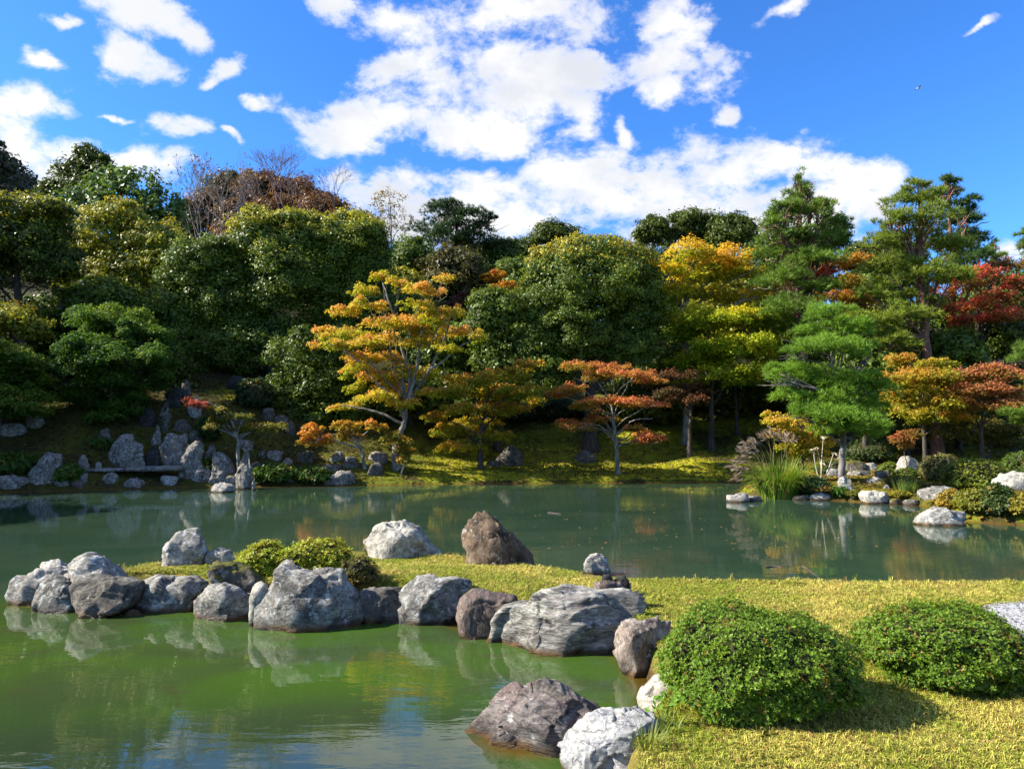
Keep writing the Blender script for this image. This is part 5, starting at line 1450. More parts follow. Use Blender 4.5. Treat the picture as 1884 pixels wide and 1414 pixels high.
DB = [('dark evergreen filling under the conical pine', 1560, 625, 60, 46, 47, EM), ('dark evergreen behind the red maple at the right edge', 1850, 620, 60, 44, 46.5, EV), ('green undergrowth tree below the leaning pine', 1760, 640, 50, 40, 43.5, EM), ('olive undergrowth tree right of the front pine', 1660, 655, 46, 40, 45, OL), ('dark tree behind the yellow maples', 1420, 560, 60, 60, 54, EM), ('dark tree behind the tall yellow maple top', 1390, 490, 40, 40, 62, EV), ('olive tree deep behind the two great pines', 1600, 540, 60, 50, 58, EM), ('dark tree behind the red maple crown', 1850, 540, 60, 40, 64, EV), ('dark tree under the evergreen dome at its right', 1230, 660, 60, 50, 50, EM)]
for lb, x, y, rx, ry, Y, c in DB:
    tree('broadleaf_tree', lb, Y, [(x, y + 100), (x, y + 30), (x, y)], [(x, y, rx, ry), (x - rx * .5, y + ry * .5, rx * .6, ry * .6), (x + rx * .5, y + ry * .5, rx * .6, ry * .6)], 'dark', 0.16, group='undergrowth trees behind the maples and pines', cols=c, leaf=(0.22, 0.13), cover=2.3)
tree('maple_tree', 'yellow and orange low maple behind the front pine', 36.5, [(1702, 842), (1700, 780), (1698, 720)], [(1660, 662, 36, 11), (1718, 668, 40, 11), (1690, 690, 66, 13), (1645, 702, 36, 12), (1748, 698, 44, 12), (1690, 718, 70, 13), (1655, 742, 40, 12), (1735, 740, 50, 12), (1690, 765, 50, 11), (1758, 765, 36, 10)], 'dark', 0.14, kind='maple', group=GM, cols=[(0.15, 0.18, 0.013), (0.33, 0.28, 0.022), (0.50, 0.25, 0.045)], cover=4.5)
tree('maple_tree', 'red-brown low maple spreading to the right edge', 35.2, [(1808, 850), (1806, 790), (1810, 720)], [(1775, 690, 46, 11), (1828, 680, 46, 11), (1875, 690, 36, 11), (1800, 715, 56, 12), (1860, 718, 44, 12), (1780, 742, 40, 10), (1840, 748, 50, 10), (1895, 740, 40, 12)], 'dark', 0.14, kind='maple', group=GM, cols=[(0.18, 0.16, 0.02), (0.34, 0.15, 0.05), (0.44, 0.16, 0.075)], cover=4.5)
tree('maple_tree', 'dim olive maple over the dark slope at the right', 39, [(1820, 830), (1820, 790), (1818, 770)], [(1800, 780, 50, 12), (1850, 790, 46, 12), (1760, 795, 40, 10), (1830, 812, 50, 10), (1890, 800, 30, 12)], 'dark', 0.1, kind='maple', group=GM, cols=[(0.05, 0.07, 0.012), (0.11, 0.11, 0.018), (0.17, 0.13, 0.02)], cover=3.5)
tree('maple_tree', 'tiny orange maple sapling left of the upright white stone', 31.5, [(1668, 850), (1664, 825), (1658, 805)], [(1652, 806, 22, 8), (1672, 795, 18, 6), (1665, 818, 14, 5)], 'dark', 0.03, kind='maple', group=GM, cols=[(0.16, 0.12, 0.02), (0.30, 0.14, 0.03), (0.36, 0.12, 0.05)], cover=4, leaf=(0.10, 0.08), jitter=0.4)
tree('pine_tree', 'pine boughs reaching in at the right edge, near the clipped bushes', 27, [(1960, 900), (1945, 780), (1930, 660)], [(1880, 664, 26, 10), (1886, 760, 36, 15), (1900, 785, 36, 13), (1905, 640, 30, 12), (1915, 710, 34, 13)], 'pine', 0.16, kind='pine', group=GP, cols=PN, needle=0.24, width=0.018, dens=34, per=8, jitter=0.5)
tree('pine_tree', 'bright green full pine standing on the mossy point', 28.5, [(1549, 876), (1549, 845), (1552, 800), (1548, 740), (1534, 700), (1533, 650), (1535, 590)],
     [(1532, 588, 52, 18), (1500, 618, 46, 16), (1568, 616, 50, 18), (1522, 645, 72, 18), (1592, 652, 34, 16), (1462, 650, 22, 14), (1455, 690, 54, 17), (1502, 702, 80, 18), (1590, 698, 50, 18), (1432, 693, 32, 13), (1556, 735, 82, 19), (1480, 732, 50, 15), (1612, 745, 36, 16), (1540, 772, 88, 19), (1602, 782, 46, 16), (1484, 764, 46, 13), (1560, 798, 60, 13), (1616, 712, 30, 13)],
     'grey', 0.16, kind='pine', group=GP, cols=[(0.095, 0.190, 0.018), (0.215, 0.350, 0.034)], needle=0.23, width=0.018, dens=44, per=9, jitter=0.9)
tree('maple_tree', 'small yellow shrubby maple behind the plumed grass', 31, [(1478, 870), (1476, 835), (1474, 800)], [(1440, 778, 30, 9), (1480, 772, 40, 10), (1450, 795, 40, 10), (1500, 795, 40, 10), (1470, 815, 44, 10), (1420, 762, 16, 5), (1520, 815, 26, 9), (1490, 832, 36, 9)], 'dark', 0.06, kind='maple', group=GM, cols=[(0.22, 0.27, 0.02), (0.45, 0.36, 0.03), (0.58, 0.33, 0.06)], cover=3.6, leaf=(0.10, 0.08), jitter=0.6)

# --- the dark trees that close the gaps behind
FILL = [('dark tree hidden close behind the evergreen dome', 1090, 500, 84, 60, 56, EM), ('dark tree behind the orange top of the yellow maple', 1300, 512, 60, 48, 62, EV), ('green tree behind the crown of the largest maple', 800, 560, 50, 50, 58, EM), ('green tree in the gap left of the tall yellow maple trunk', 1228, 585, 44, 66, 56, EM), ('olive tree low in the gap between the great pines', 1622, 595, 64, 46, 57, OL), ('dark filler tree right behind the largest orange maple', 725, 605, 74, 70, 50, EM), ('dark tree behind the right boughs of the largest maple', 805, 650, 70, 62, 46, EM), ('low dark tree behind the trunk of the largest maple', 755, 725, 84, 52, 43.5, EV), ('low dark tree behind the green and orange maple', 865, 738, 64, 44, 42.5, EV),
        ('deep shaded tree left of the layered green maple', 110, 740, 70, 40, 41, EV), ('deep shaded tree behind the waterfall top', 300, 700, 60, 44, 42.5, EV), ('shaded tree behind the feathery maple at the left', 180, 570, 84, 52, 46, EM),
        ('green tree filling under the sparse yellowing tree', 715, 500, 46, 44, 66, EM), ('dark tree under the skyline pine', 872, 480, 44, 36, 72, EV), ('green tree low between skyline pine and evergreen dome', 962, 520, 50, 50, 62, EM), ('dark tree behind the top of the tall yellow maple', 1215, 510, 56, 56, 60, EV),
        ('dark shaded tree behind the slim trunks on the moss', 1300, 728, 92, 30, 53, EV), ('second dark shaded tree behind the slim trunks on the moss', 1425, 724, 74, 34, 53, EV), ('dark tree low at the right foot of the evergreen dome', 1185, 735, 74, 44, 49, EV),
        ('dark tree filling behind the conical pine trunk', 1455, 620, 70, 60, 50, EM), ('dark tree close behind the bright front pine', 1590, 700, 66, 56, 40.5, EM), ('dark tree behind the yellow and orange low maple', 1670, 765, 64, 44, 42, EV), ('dark tree behind the red-brown low maple', 1765, 765, 74, 42, 43, EV), ('dark tree at the right edge above the red-brown maple', 1862, 735, 66, 56, 42.5, EV),
        ('green tree behind the leaning red pine trunk', 1725, 610, 70, 64, 48, EM), ('dark tree far behind the double-topped pine', 1650, 500, 56, 56, 60, EV), ('green tree far behind the red maple', 1800, 600, 76, 60, 55, EM), ('green tree at the far right edge behind the pines', 1885, 570, 46, 76, 55, EM), ('green tree far behind the conical pine', 1460, 500, 56, 66, 60, EM), ('green tree behind the yellow-green spreading maple', 1330, 590, 80, 70, 52, OL)]
for lb, x, y, rx, ry, Y, c in FILL:
    tree('broadleaf_tree', lb, Y, [(x, y + ry + 30), (x, y + 20), (x, y)], [(x, y, rx, ry), (x - rx * .6, y + ry * .45, rx * .6, ry * .65), (x + rx * .6, y + ry * .45, rx * .6, ry * .65), (x - rx * .4, y - ry * .5, rx * .5, ry * .5), (x + rx * .45, y - ry * .45, rx * .5, ry * .5)], 'dark', 0.16, group='undergrowth trees behind the maples and pines', cols=c, leaf=(0.24, 0.14), cover=1.8, per=1)

# --- maples along the shore
HERO = [(702, 509, 20, 8), (738, 520, 20, 8), (668, 534, 32, 11), (780, 533, 38, 12), (816, 514, 20, 8), (700, 562, 24, 9), (632, 572, 34, 10), (655, 562, 20, 7), (765, 560, 34, 11), (832, 573, 34, 10), (604, 610, 30, 9), (645, 612, 44, 11),
        (722, 592, 52, 12), (790, 588, 44, 11), (775, 606, 36, 9), (842, 608, 42, 11), (884, 622, 18, 10), (576, 635, 13, 4), (622, 634, 42, 9), (702, 628, 56, 12), (775, 628, 44, 11), (828, 640, 30, 9), (668, 655, 44, 11), (722, 655, 34, 10), (652, 676, 26, 9), (634, 688, 14, 6),
        (700, 690, 44, 11), (765, 684, 40, 11), (658, 712, 28, 10), (728, 712, 42, 11), (790, 722, 34, 10), (690, 728, 44, 10), (748, 742, 36, 9), (642, 746, 28, 9), (612, 750, 14, 5)]
tree('maple_tree', 'large orange and yellow maple leaning over the shore, largest of all', 36.8, [(733, 870), (729, 845), (731, 815), (741, 785), (747, 760), (748, 735)], HERO, 'pale', 0.30, kind='maple', group=GM, cols=[(0.24, 0.31, 0.014), (0.50, 0.42, 0.030), (0.64, 0.32, 0.085)], cover=3.4, red_bias=0.07, sub=0.28, leaf=(0.11, 0.085), per=2, limbs=HERO[:6] + HERO[9:12] + HERO[18:20],
     extra=[(0.13, [(745, 770), (728, 735), (702, 712), (680, 690), (664, 668)]), (0.12, [(748, 745), (756, 700), (742, 650), (730, 600), (716, 555), (704, 520)]), (0.12, [(748, 750), (768, 715), (790, 680), (812, 635), (830, 590)]), (0.10, [(752, 735), (764, 690), (772, 640), (776, 590), (782, 545)]), (0.10, [(742, 780), (700, 760), (660, 750), (625, 745)]), (0.08, [(790, 680), (815, 665), (842, 640), (870, 625)]), (0.08, [(664, 668), (640, 650), (615, 635), (590, 632)])], start=0.5)
tree('maple_tree', 'small low orange maple with two sprays left of the largest maple', 36.2, [(672, 838), (662, 818), (645, 800), (640, 785)], [(640, 783, 26, 11), (575, 795, 26, 13), (590, 812, 22, 10), (690, 782, 24, 8), (652, 800, 22, 9), (563, 810, 16, 8)], 'pale', 0.10, kind='maple', group=GM, cols=[(0.20, 0.18, 0.02), (0.48, 0.27, 0.03), (0.62, 0.25, 0.06)], cover=4, leaf=(0.12, 0.09), jitter=0.6)
tree('maple_tree', 'little yellow drooping maple right beside the largest maple trunk', 36.0, [(738, 872), (746, 845), (740, 815)], [(738, 812, 26, 8), (752, 830, 20, 8), (745, 845, 16, 6), (715, 800, 18, 5)], 'pale', 0.05, kind='maple', group=GM, cols=[(0.14, 0.16, 0.02), (0.34, 0.25, 0.03), (0.42, 0.22, 0.04)], cover=4, leaf=(0.12, 0.09), jitter=0.4)
tree('maple_tree', 'green and orange maple spreading right of the largest one', 38.3, [(885, 838), (884, 800), (892, 760), (900, 720)], [(865, 700, 56, 11), (930, 690, 48, 11), (972, 668, 26, 8), (835, 720, 44, 11), (900, 722, 58, 11), (960, 718, 48, 11), (848, 750, 42, 10), (920, 750, 54, 11), (828, 790, 42, 11), (872, 780, 46, 11), (850, 820, 46, 11), (922, 800, 40, 8), (985, 735, 26, 8), (800, 765, 26, 9)], 'dark', 0.16, kind='maple', group=GM, cols=[(0.16, 0.21, 0.014), (0.38, 0.31, 0.025), (0.60, 0.25, 0.05)], cover=4.4)
tree('maple_tree', 'red-orange flat-topped maple with a slim white trunk', 37.6, [(1137, 862), (1134, 825), (1131, 790), (1128, 760), (1118, 725)], [(1062, 672, 40, 7), (1118, 678, 44, 8), (1165, 690, 42, 7), (1085, 690, 40, 7), (1030, 724, 30, 7), (1058, 714, 34, 7), (1200, 700, 30, 7), (1112, 735, 42, 7), (1168, 738, 44, 8), (1075, 745, 36, 7), (1210, 742, 26, 6), (1062, 785, 36, 7), (1108, 770, 30, 6), (1192, 805, 34, 10), (1170, 786, 20, 6), (1040, 776, 24, 5)], 'pale', 0.13, kind='maple', group=GM, cols=[(0.20, 0.18, 0.02), (0.42, 0.20, 0.04), (0.56, 0.18, 0.075)], cover=4.2, extra=[(0.07, [(1134, 800), (1150, 785), (1168, 772), (1200, 770)])])
tree('maple_tree', 'small leaning maple with a curved grey trunk over the waterfall stones', 34.6, [(442, 842), (438, 815), (434, 795), (424, 770), (405, 750), (378, 738)], [(395, 752, 14, 5), (400, 770, 26, 8), (385, 785, 20, 6), (472, 785, 34, 8), (508, 786, 24, 7), (440, 765, 24, 6), (425, 790, 24, 6)], 'pale', 0.10, kind='maple', group=GM, cols=[(0.10, 0.12, 0.016), (0.17, 0.17, 0.02), (0.28, 0.19, 0.035)], crown2=([(366, 744, 20, 6), (352, 740, 10, 5)], [(0.24, 0.09, 0.04), (0.40, 0.10, 0.06), (0.50, 0.12, 0.08)], 'coral red spray at the tip of the leaning trunk'), cover=3.6, leaf=(0.11, 0.085), jitter=0.5, extra=[(0.05, [(440, 812), (450, 800), (462, 795), (475, 790)])])

# --- trees standing just outside the left edge, whose shade lies over the bank
for lb, X, Y, h, r in [('tall dark evergreen shading the bank beyond the left edge', -36, 33, 11, 5.0), ('dark evergreen behind the shading one beyond the left edge', -41, 42, 12, 5.5), ('dark evergreen nearest on the left shore beyond the edge', -36, 23, 11, 5)]:
    k = F / Y
    pxx = CX + X * k; 
    zt = gz(X, Y) + h
    py_ = lambda z: CY + F * math.tan(math.atan2(EYE - z, Y) + PITCH)
    tree('evergreen_tree', lb, Y, [(pxx, py_(gz(X, Y))), (pxx, py_(gz(X, Y) + h * .5)), (pxx, py_(zt - 2))], [(pxx, py_(zt - 4), r * k, 4 * k), (pxx - r * k * .5, py_(zt - 7), r * k * .8, 3.5 * k), (pxx + r * k * .5, py_(zt - 7), r * k * .8, 3.5 * k)], 'dark', 0.4, group=GE, cols=EM, leaf=(0.32, 0.2), cover=2.4)


# --- far wooded hill, one mass
def forest():
    n = 1900
    q = np.c_[rng.uniform(-260, -60, n), rng.uniform(125, 250, n)]
    z = ground_h(q)
    q, z = q[z > 30], z[z > 30]
    lob, N = [], 42
    C = np.c_[q, z + 1.5]
    idx = np.repeat(np.arange(len(q)), N)
    d = rnd_dirs(len(idx), -0.2)
    r = rng.uniform(2.4, 4.6, len(q))[idx][:, None]
    p = C[idx] + d * r * np.array([1, 1, 1.1]) * rng.uniform(0.6, 1.05, (len(idx), 1))
    tone = rng.random(len(q))[idx]
    col = lerp((0.035, 0.050, 0.016), (0.10, 0.065, 0.028), tone ** 1.5) * rng.uniform(.7, 1.3, (len(idx), 1))
    V, Fc, k = leaf_tris(p, norm(d + rng.normal(size=d.shape) * .4), rng.uniform(1.0, 2.0, len(p)), rng.uniform(.7, 1.3, len(p)))
    tag(mesh_np('forest', V, Fc, LEAF, np.repeat(col, k, 0)), 'far wooded hill', kind='stuff')


forest()

# ================================================================== bushes
AZ = [(0.060, 0.125, 0.009), (0.150, 0.245, 0.016)]
GA = 'round clipped azaleas on the lawn'
bush('azalea_bush', 'larger near clipped azalea dome beside the brown block', (1242, 1128, 1534, 1300), 6.75, AZ, (0.031, 0.0125), 15500, 6, 0.95, 0.15, (0.16, 0.24, 0.02), 0.25, 0.05, GA, seed=1, low=0.36, shape=2.5)
bush('azalea_bush', 'clipped azalea dome beside the white gravel', (1602, 1122, 1872, 1254), 7.45, AZ, (0.031, 0.0125), 13000, 6, 0.9, 0.15, (0.16, 0.24, 0.02), 0.25, 0.06, GA, seed=2, low=0.34, shape=2.4)
GY = 'low yellow-green azaleas on the spit'
YA = [(0.20, 0.27, 0.014), (0.42, 0.46, 0.028)]
bush('azalea_bush', 'low yellow-green azalea behind the mossy wedge stone', (448, 1006, 545, 1070), 12.0, YA, (0.050, 0.022), 3200, 5, 0.9, 0.26, (0.32, 0.30, 0.03), 0.4, 0.03, GY, seed=3)
bush('azalea_bush', 'low yellow-green azalea behind the great flat-faced boulder', (530, 998, 636, 1058), 12.1, YA, (0.050, 0.022), 3400, 5, 0.9, 0.26, (0.32, 0.30, 0.03), 0.4, 0.03, GY, seed=4)
bush('azalea_bush', 'thin brownish azalea right of the great flat-faced boulder', (628, 1030, 690, 1088), 11.5, [(0.06, 0.07, 0.015), (0.15, 0.13, 0.03)], (0.05, 0.016), 700, 6, 0.9, 0.25, None, 0, 0.12, GY, seed=5)
GR = 'clipped bushes of the sunny pine point'
RB = [
    ('large round clipped bush left of the big white boulder', (1748, 846, 1850, 902), 24.6, [(0.10, 0.14, 0.012), (0.22, 0.25, 0.02)], 2600, (0.09, 0.04)),
    ('clipped bush cut by the right edge above the white boulder', (1850, 836, 1920, 874), 25.8, [(0.05, 0.10, 0.015), (0.12, 0.17, 0.025)], 1700, (0.09, 0.04)),
    ('small clipped bush left of the upright white stone', (1621, 852, 1651, 871), 31, [(0.08, 0.12, 0.012), (0.16, 0.20, 0.02)], 700, (0.09, 0.04)),
    ('small smooth green dome in front of the upright white stone', (1646, 863, 1690, 882), 28.4, [(0.07, 0.12, 0.012), (0.13, 0.17, 0.02)], 900, (0.08, 0.035)),
    ('brownish flat moss dome left of the long slab', (1625, 878, 1690, 898), 27.6, [(0.09, 0.09, 0.014), (0.17, 0.15, 0.02)], 900, (0.08, 0.035)),
    ('orange-yellow clipped bush at the waterline', (1730, 903, 1771, 938), 22.8, [(0.18, 0.15, 0.015), (0.36, 0.23, 0.02)], 1000, (0.08, 0.035)),
    ('olive clipped bush beside the orange-yellow one', (1764, 903, 1822, 948), 22.0, [(0.11, 0.13, 0.014), (0.22, 0.21, 0.02)], 1500, (0.08, 0.035)),
    ('dark-leaved loose bush at the right edge by the water', (1812, 895, 1860, 954), 21.6, [(0.03, 0.07, 0.016), (0.09, 0.12, 0.025)], 1300, (0.11, 0.045)),
    ('golden clipped bush at the right edge by the water', (1848, 905, 1920, 958), 21.6, [(0.16, 0.15, 0.015), (0.30, 0.24, 0.02)], 1700, (0.08, 0.035)),
    ('dark leafy bush under the pine beside the pointed stone', (1474, 880, 1522, 911), 28.6, [(0.025, 0.06, 0.015), (0.075, 0.12, 0.035)], 700, (0.13, 0.05)),
    ('small fresh green plant at the foot of the pointed stone', (1527, 897, 1556, 916), 27.6, [(0.04, 0.12, 0.012), (0.10, 0.20, 0.02)], 400, (0.13, 0.035)),
    ('wispy pale-stemmed bush behind the small domes', (1698, 836, 1762, 884), 29.5, [(0.09, 0.10, 0.03), (0.20, 0.19, 0.06)], 900, (0.12, 0.05)),
    ('dark bush behind the pine trunk', (1556, 812, 1640, 850), 33, [(0.03, 0.06, 0.014), (0.08, 0.12, 0.025)], 1100, (0.13, 0.06)),
    ('rounded mossy tuft with orange tips at the waterline', (1432, 892, 1476, 916), 28.0, [(0.11, 0.12, 0.014), (0.30, 0.15, 0.03)], 700, (0.07, 0.03)),
    ('low orange and green tuft left of the fresh green plant', (1490, 894, 1536, 914), 27.7, [(0.14, 0.12, 0.014), (0.30, 0.15, 0.03)], 650, (0.07, 0.03)),
    ('low moss cushion between the waterline stones', (1555, 903, 1588, 922), 27.2, [(0.09, 0.12, 0.012), (0.22, 0.20, 0.02)], 500, (0.07, 0.03)),
    ('dark bush left of the pine trunk base', (1505, 848, 1548, 872), 30.5, [(0.03, 0.065, 0.014), (0.09, 0.13, 0.02)], 600, (0.11, 0.05)),
    ('yellow moss cushion at the end of the waterline row', (1640, 905, 1672, 922), 26.9, [(0.14, 0.15, 0.012), (0.30, 0.24, 0.02)], 450, (0.07, 0.03)),
]
for i, (lb, box, Y, c, n, lf) in enumerate(RB):
    bush('bush', lb, box, None, c, lf, int(n * 0.85), 5, 0.9, 0.12, None, 0, 0.03, GR, seed=20 + i)
GLB = 'low plants on the far bank'
LB = [
    ('small green fern clump left of the big pale standing stone', (176, 806, 202, 826), 35.5, [(0.03, 0.09, 0.012), (0.07, 0.15, 0.02)], 250, (0.20, 0.06)),
    ('green fern clump at the foot of the slim leaning stone', (376, 846, 396, 864), 34.3, [(0.03, 0.10, 0.012), (0.08, 0.17, 0.02)], 250, (0.18, 0.06)),
    ('dark round shrub right of the waterfall stones', (366, 768, 400, 812), 37, [(0.02, 0.055, 0.012), (0.05, 0.10, 0.02)], 500, (0.18, 0.09)),
    ('leafy groundcover shrub along the shore right of the pillar', (470, 858, 545, 890), 33.8, [(0.03, 0.08, 0.010), (0.10, 0.16, 0.02)], 800, (0.17, 0.09)),
    ('leafy groundcover shrub on the shore before the small orange maple', (545, 862, 604, 892), 34.2, [(0.03, 0.08, 0.010), (0.10, 0.16, 0.02)], 700, (0.17, 0.09)),
    ('low grassy mound above the broad speckled block', (-10, 838, 66, 876), 32.0, [(0.03, 0.08, 0.008), (0.08, 0.14, 0.015)], 900, (0.18, 0.05)),
    ('loose fern-like shrub between the two left speckled stones', (106, 858, 146, 890), 31.6, [(0.04, 0.10, 0.010), (0.11, 0.18, 0.02)], 420, (0.18, 0.06)),
    ('dark shrub on the slope under the great round pair', (440, 700, 500, 756), 41, [(0.015, 0.035, 0.010), (0.04, 0.07, 0.015)], 700, (0.2, 0.1)),
    ('dark rounded shrub on the moss under the evergreen dome', (985, 735, 1060, 776), 42.5, [(0.015, 0.035, 0.010), (0.045, 0.08, 0.016)], 900, (0.2, 0.1)),
    ('dark low shrub under the evergreen shoulder', (900, 738, 990, 778), 43, [(0.015, 0.035, 0.010), (0.045, 0.08, 0.016)], 900, (0.2, 0.1)),
    ('dark rounded shrub behind the red-orange maple', (1060, 740, 1210, 780), 44.5, [(0.015, 0.035, 0.010), (0.045, 0.08, 0.016)], 1300, (0.2, 0.1)),
]
for i, (lb, box, Y, c, n, lf) in enumerate(LB):
    bush('shrub', lb, box, None, c, lf, n, 5, 0.9, 0.2, None, 0, 0.03, GLB, 'shrub', 60 + i)


# ================================================================== plumed grass clump at the tip of the point
def arcs(base, dirs, L, width, droop, seg=5, w_tip=0.15):
    """ribbons that rise and then arch over; returns verts, quads"""
    n = len(base)
    t = np.linspace(0, 1, seg + 1)
    out = np.c_[dirs[:, :2], 0 * dirs[:, 0]]
    s = t[None, :, None]
    path = base[:, None] + out[:, None] * (L * 0.9)[:, None, None] * s ** 1.35 + np.array([0, 0, 1.0]) * (L * dirs[:, 2])[:, None, None] * (s - droop[:, None, None] * s ** 2.2)
    side = norm(np.c_[-dirs[:, 1], dirs[:, 0], 0.3 * dirs[:, 0]])
    wv = (width[:, None] * (1 - (1 - w_tip) * t[None, :] ** 1.5))[:, :, None] * 0.5
    V = np.stack([path - side[:, None] * wv, path + side[:, None] * wv], 2).reshape(n, -1, 3)
    i = (np.arange(n) * 2 * (seg + 1))[:, None, None]
    q = np.array([[2 * k, 2 * k + 1, 2 * k + 3, 2 * k + 2] for k in range(seg)])[None]
    return V.reshape(-1, 3), (i + q).reshape(-1, 4), path


def pampas():
    Y = 28.6
    b0 = at(1432, 900, Y)
    base = np.array([b0[0], Y, gz(b0[0], Y)])
    e = empty('plumed_grass', base)
    tag(e, 'tall arching plumed grass clump at the tip of the point', 'grass clump')
    n = 2600
    a = rng.uniform(0, 2 * math.pi, n); rr = rng.uniform(0, 1, n) ** 0.6
    b = base + np.c_[np.cos(a) * rr * 0.75, np.sin(a) * rr * 0.5, np.zeros(n)]
    o = np.c_[np.cos(a) * rr * rng.uniform(.12, .5, n), np.sin(a) * rr * rng.uniform(.12, .5, n)]
    L = rng.uniform(1.5, 2.9, n)
    V, Q, _ = arcs(b, np.c_[o, rng.uniform(0.8, 1.0, n)], L, rng.uniform(0.025, 0.045, n), rng.uniform(0.30, 0.75, n))
    c = lerp((0.09, 0.19, 0.012), (0.24, 0.34, 0.035), rng.random(n))
    k = rng.random(n) < 0.12
    c[k] = (0.30, 0.21, 0.07)
    mesh_np('leaves', V, Q, BLADE, np.repeat(c, 12, 0), parent=e, origin=base)
    tips = [(1340, 856), (1352, 846), (1358, 838), (1362, 828), (1366, 822), (1370, 812), (1376, 818), (1382, 808), (1388, 806), (1352, 862), (1358, 870), (1362, 860), (1398, 798), (1406, 796), (1412, 792), (1420, 790), (1428, 800), (1438, 796), (1446, 804), (1372, 836), (1380, 828), (1390, 822), (1452, 800), (1348, 880), (1366, 848), (1462, 806)]
    for i, (tx, ty) in enumerate(tips):
        tip = at(tx, ty, Y + rng.uniform(-0.5, 0.4))
        foot = base + np.array([rng.uniform(-.5, .2), rng.uniform(-.3, .3), 0.1])
        ctrl = foot * 0.35 + tip * 0.65 + np.array([0.15, 0, 0.30])
        path = curve([foot, ctrl, tip], 14)
        tb = Tubes(); tb.add(path, np.linspace(0.011, 0.005, 14), 4)
        m = 46
        ti = rng.uniform(9.0, 13, m)
        kk = np.minimum(ti.astype(int), 12); fr = (ti - kk)[:, None]
        p = path[kk] * (1 - fr) + path[kk + 1] * fr
        ax = norm(path[-1] - path[-4])
        dr = norm(ax[None] * 0.9 + np.array([-0.35, 0, -0.25]) + rng.normal(size=(m, 3)) * 0.28)
        LL = rng.uniform(0.16, 0.34, (m, 1))
        w = norm(np.cross(dr, rng.normal(size=(m, 3)))) * 0.013
        Vt = np.stack([p - w, p + w, p + dr * LL * 0.7 - w * 1.4, p + dr * LL], 1).reshape(-1, 3)
        ii = (np.arange(m) * 4)[:, None]
        Fq = ii + np.array([[0, 1, 3, 2]])
        Vs = np.concatenate(tb.v); Fs = np.concatenate(tb.f)
        cs = np.tile(np.array([[0.22, 0.19, 0.08]]), (len(Vs), 1))
        cp = np.repeat(lerp((0.24, 0.16, 0.13), (0.50, 0.40, 0.34), rng.random(m)), 4, 0)
        mesh_np('plume', np.r_[Vs, Vt], np.r_[Fs, Fq + len(Vs)], BLADE, np.r_[cs, cp], parent=e, origin=base)


pampas()


def leafy_stalks():
    """withered pale plant with drooping heads beside the pine trunk"""
    Y = 29.5
    b0 = at(1510, 872, Y); base = np.array([b0[0], Y, gz(b0[0], Y)])
    e = empty('withered_plant', base); tag(e, 'withered pale stalks with drooping papery heads left of the pine trunk', 'plant')
    tb = Tubes(); V, Fq, C = [], [], []
    for tx, ty in [(1515, 802), (1534, 832), (1546, 836), (1503, 822), (1496, 826), (1512, 850)]:
        tip = at(tx, ty, Y + rng.uniform(-.1, .1))
        tb.add(curve([base, base * .55 + tip * .45 + np.array([rng.uniform(-.08, .08), 0, .1]), tip], 8), np.linspace(0.022, 0.012, 8), 5)
        for k in range(6):
            d = norm(np.array([rng.uniform(-.9, .9), rng.uniform(-.6, .6), -rng.uniform(.1, .7)]))
            s = norm(np.cross(d, rng.normal(size=3))) * 0.05
            L = rng.uniform(.12, .26)
            i = len(V) * 4
            V.append([tip - s * .3, tip + d * L * .6 - s, tip + d * L, tip + d * L * .6 + s]); Fq.append([i, i + 1, i + 2, i + 3])
    tb.build('stalks', simple_mat('dry_stalk', (0.40, 0.36, 0.28), (0.55, 0.5, 0.42), 8, 0.8, 0.2), e, base)
    V = np.array(V).reshape(-1, 3)
    mesh_np('dry_leaves', V, np.array(Fq), BLADE, np.tile([[0.55, 0.47, 0.36]], (len(V), 1)), parent=e, origin=base)


leafy_stalks()


def iris():
    Y = 27.2
    b0 = at(1668, 902, Y); base = np.array([b0[0], Y, gz(b0[0], Y)])
    n = 160
    a = rng.uniform(0, 6.28, n); r = rng.random(n) ** .5
    b = base + np.c_[np.cos(a) * r * .45, np.sin(a) * r * .3, 0 * a]
    V, Q, _ = arcs(b, np.c_[np.cos(a) * .35 * r, np.sin(a) * .35 * r, np.full(n, 1.0)], rng.uniform(.35, .7, n), rng.uniform(.02, .035, n), rng.uniform(.0, .3, n))
    c = lerp((0.07, 0.13, 0.02), (0.17, 0.22, 0.04), rng.random(n))
    tag(mesh_np('iris_clump', V, Q, BLADE, np.repeat(c, 12, 0), origin=base), 'clump of upright iris leaves beside the long slab', 'plant')


iris()


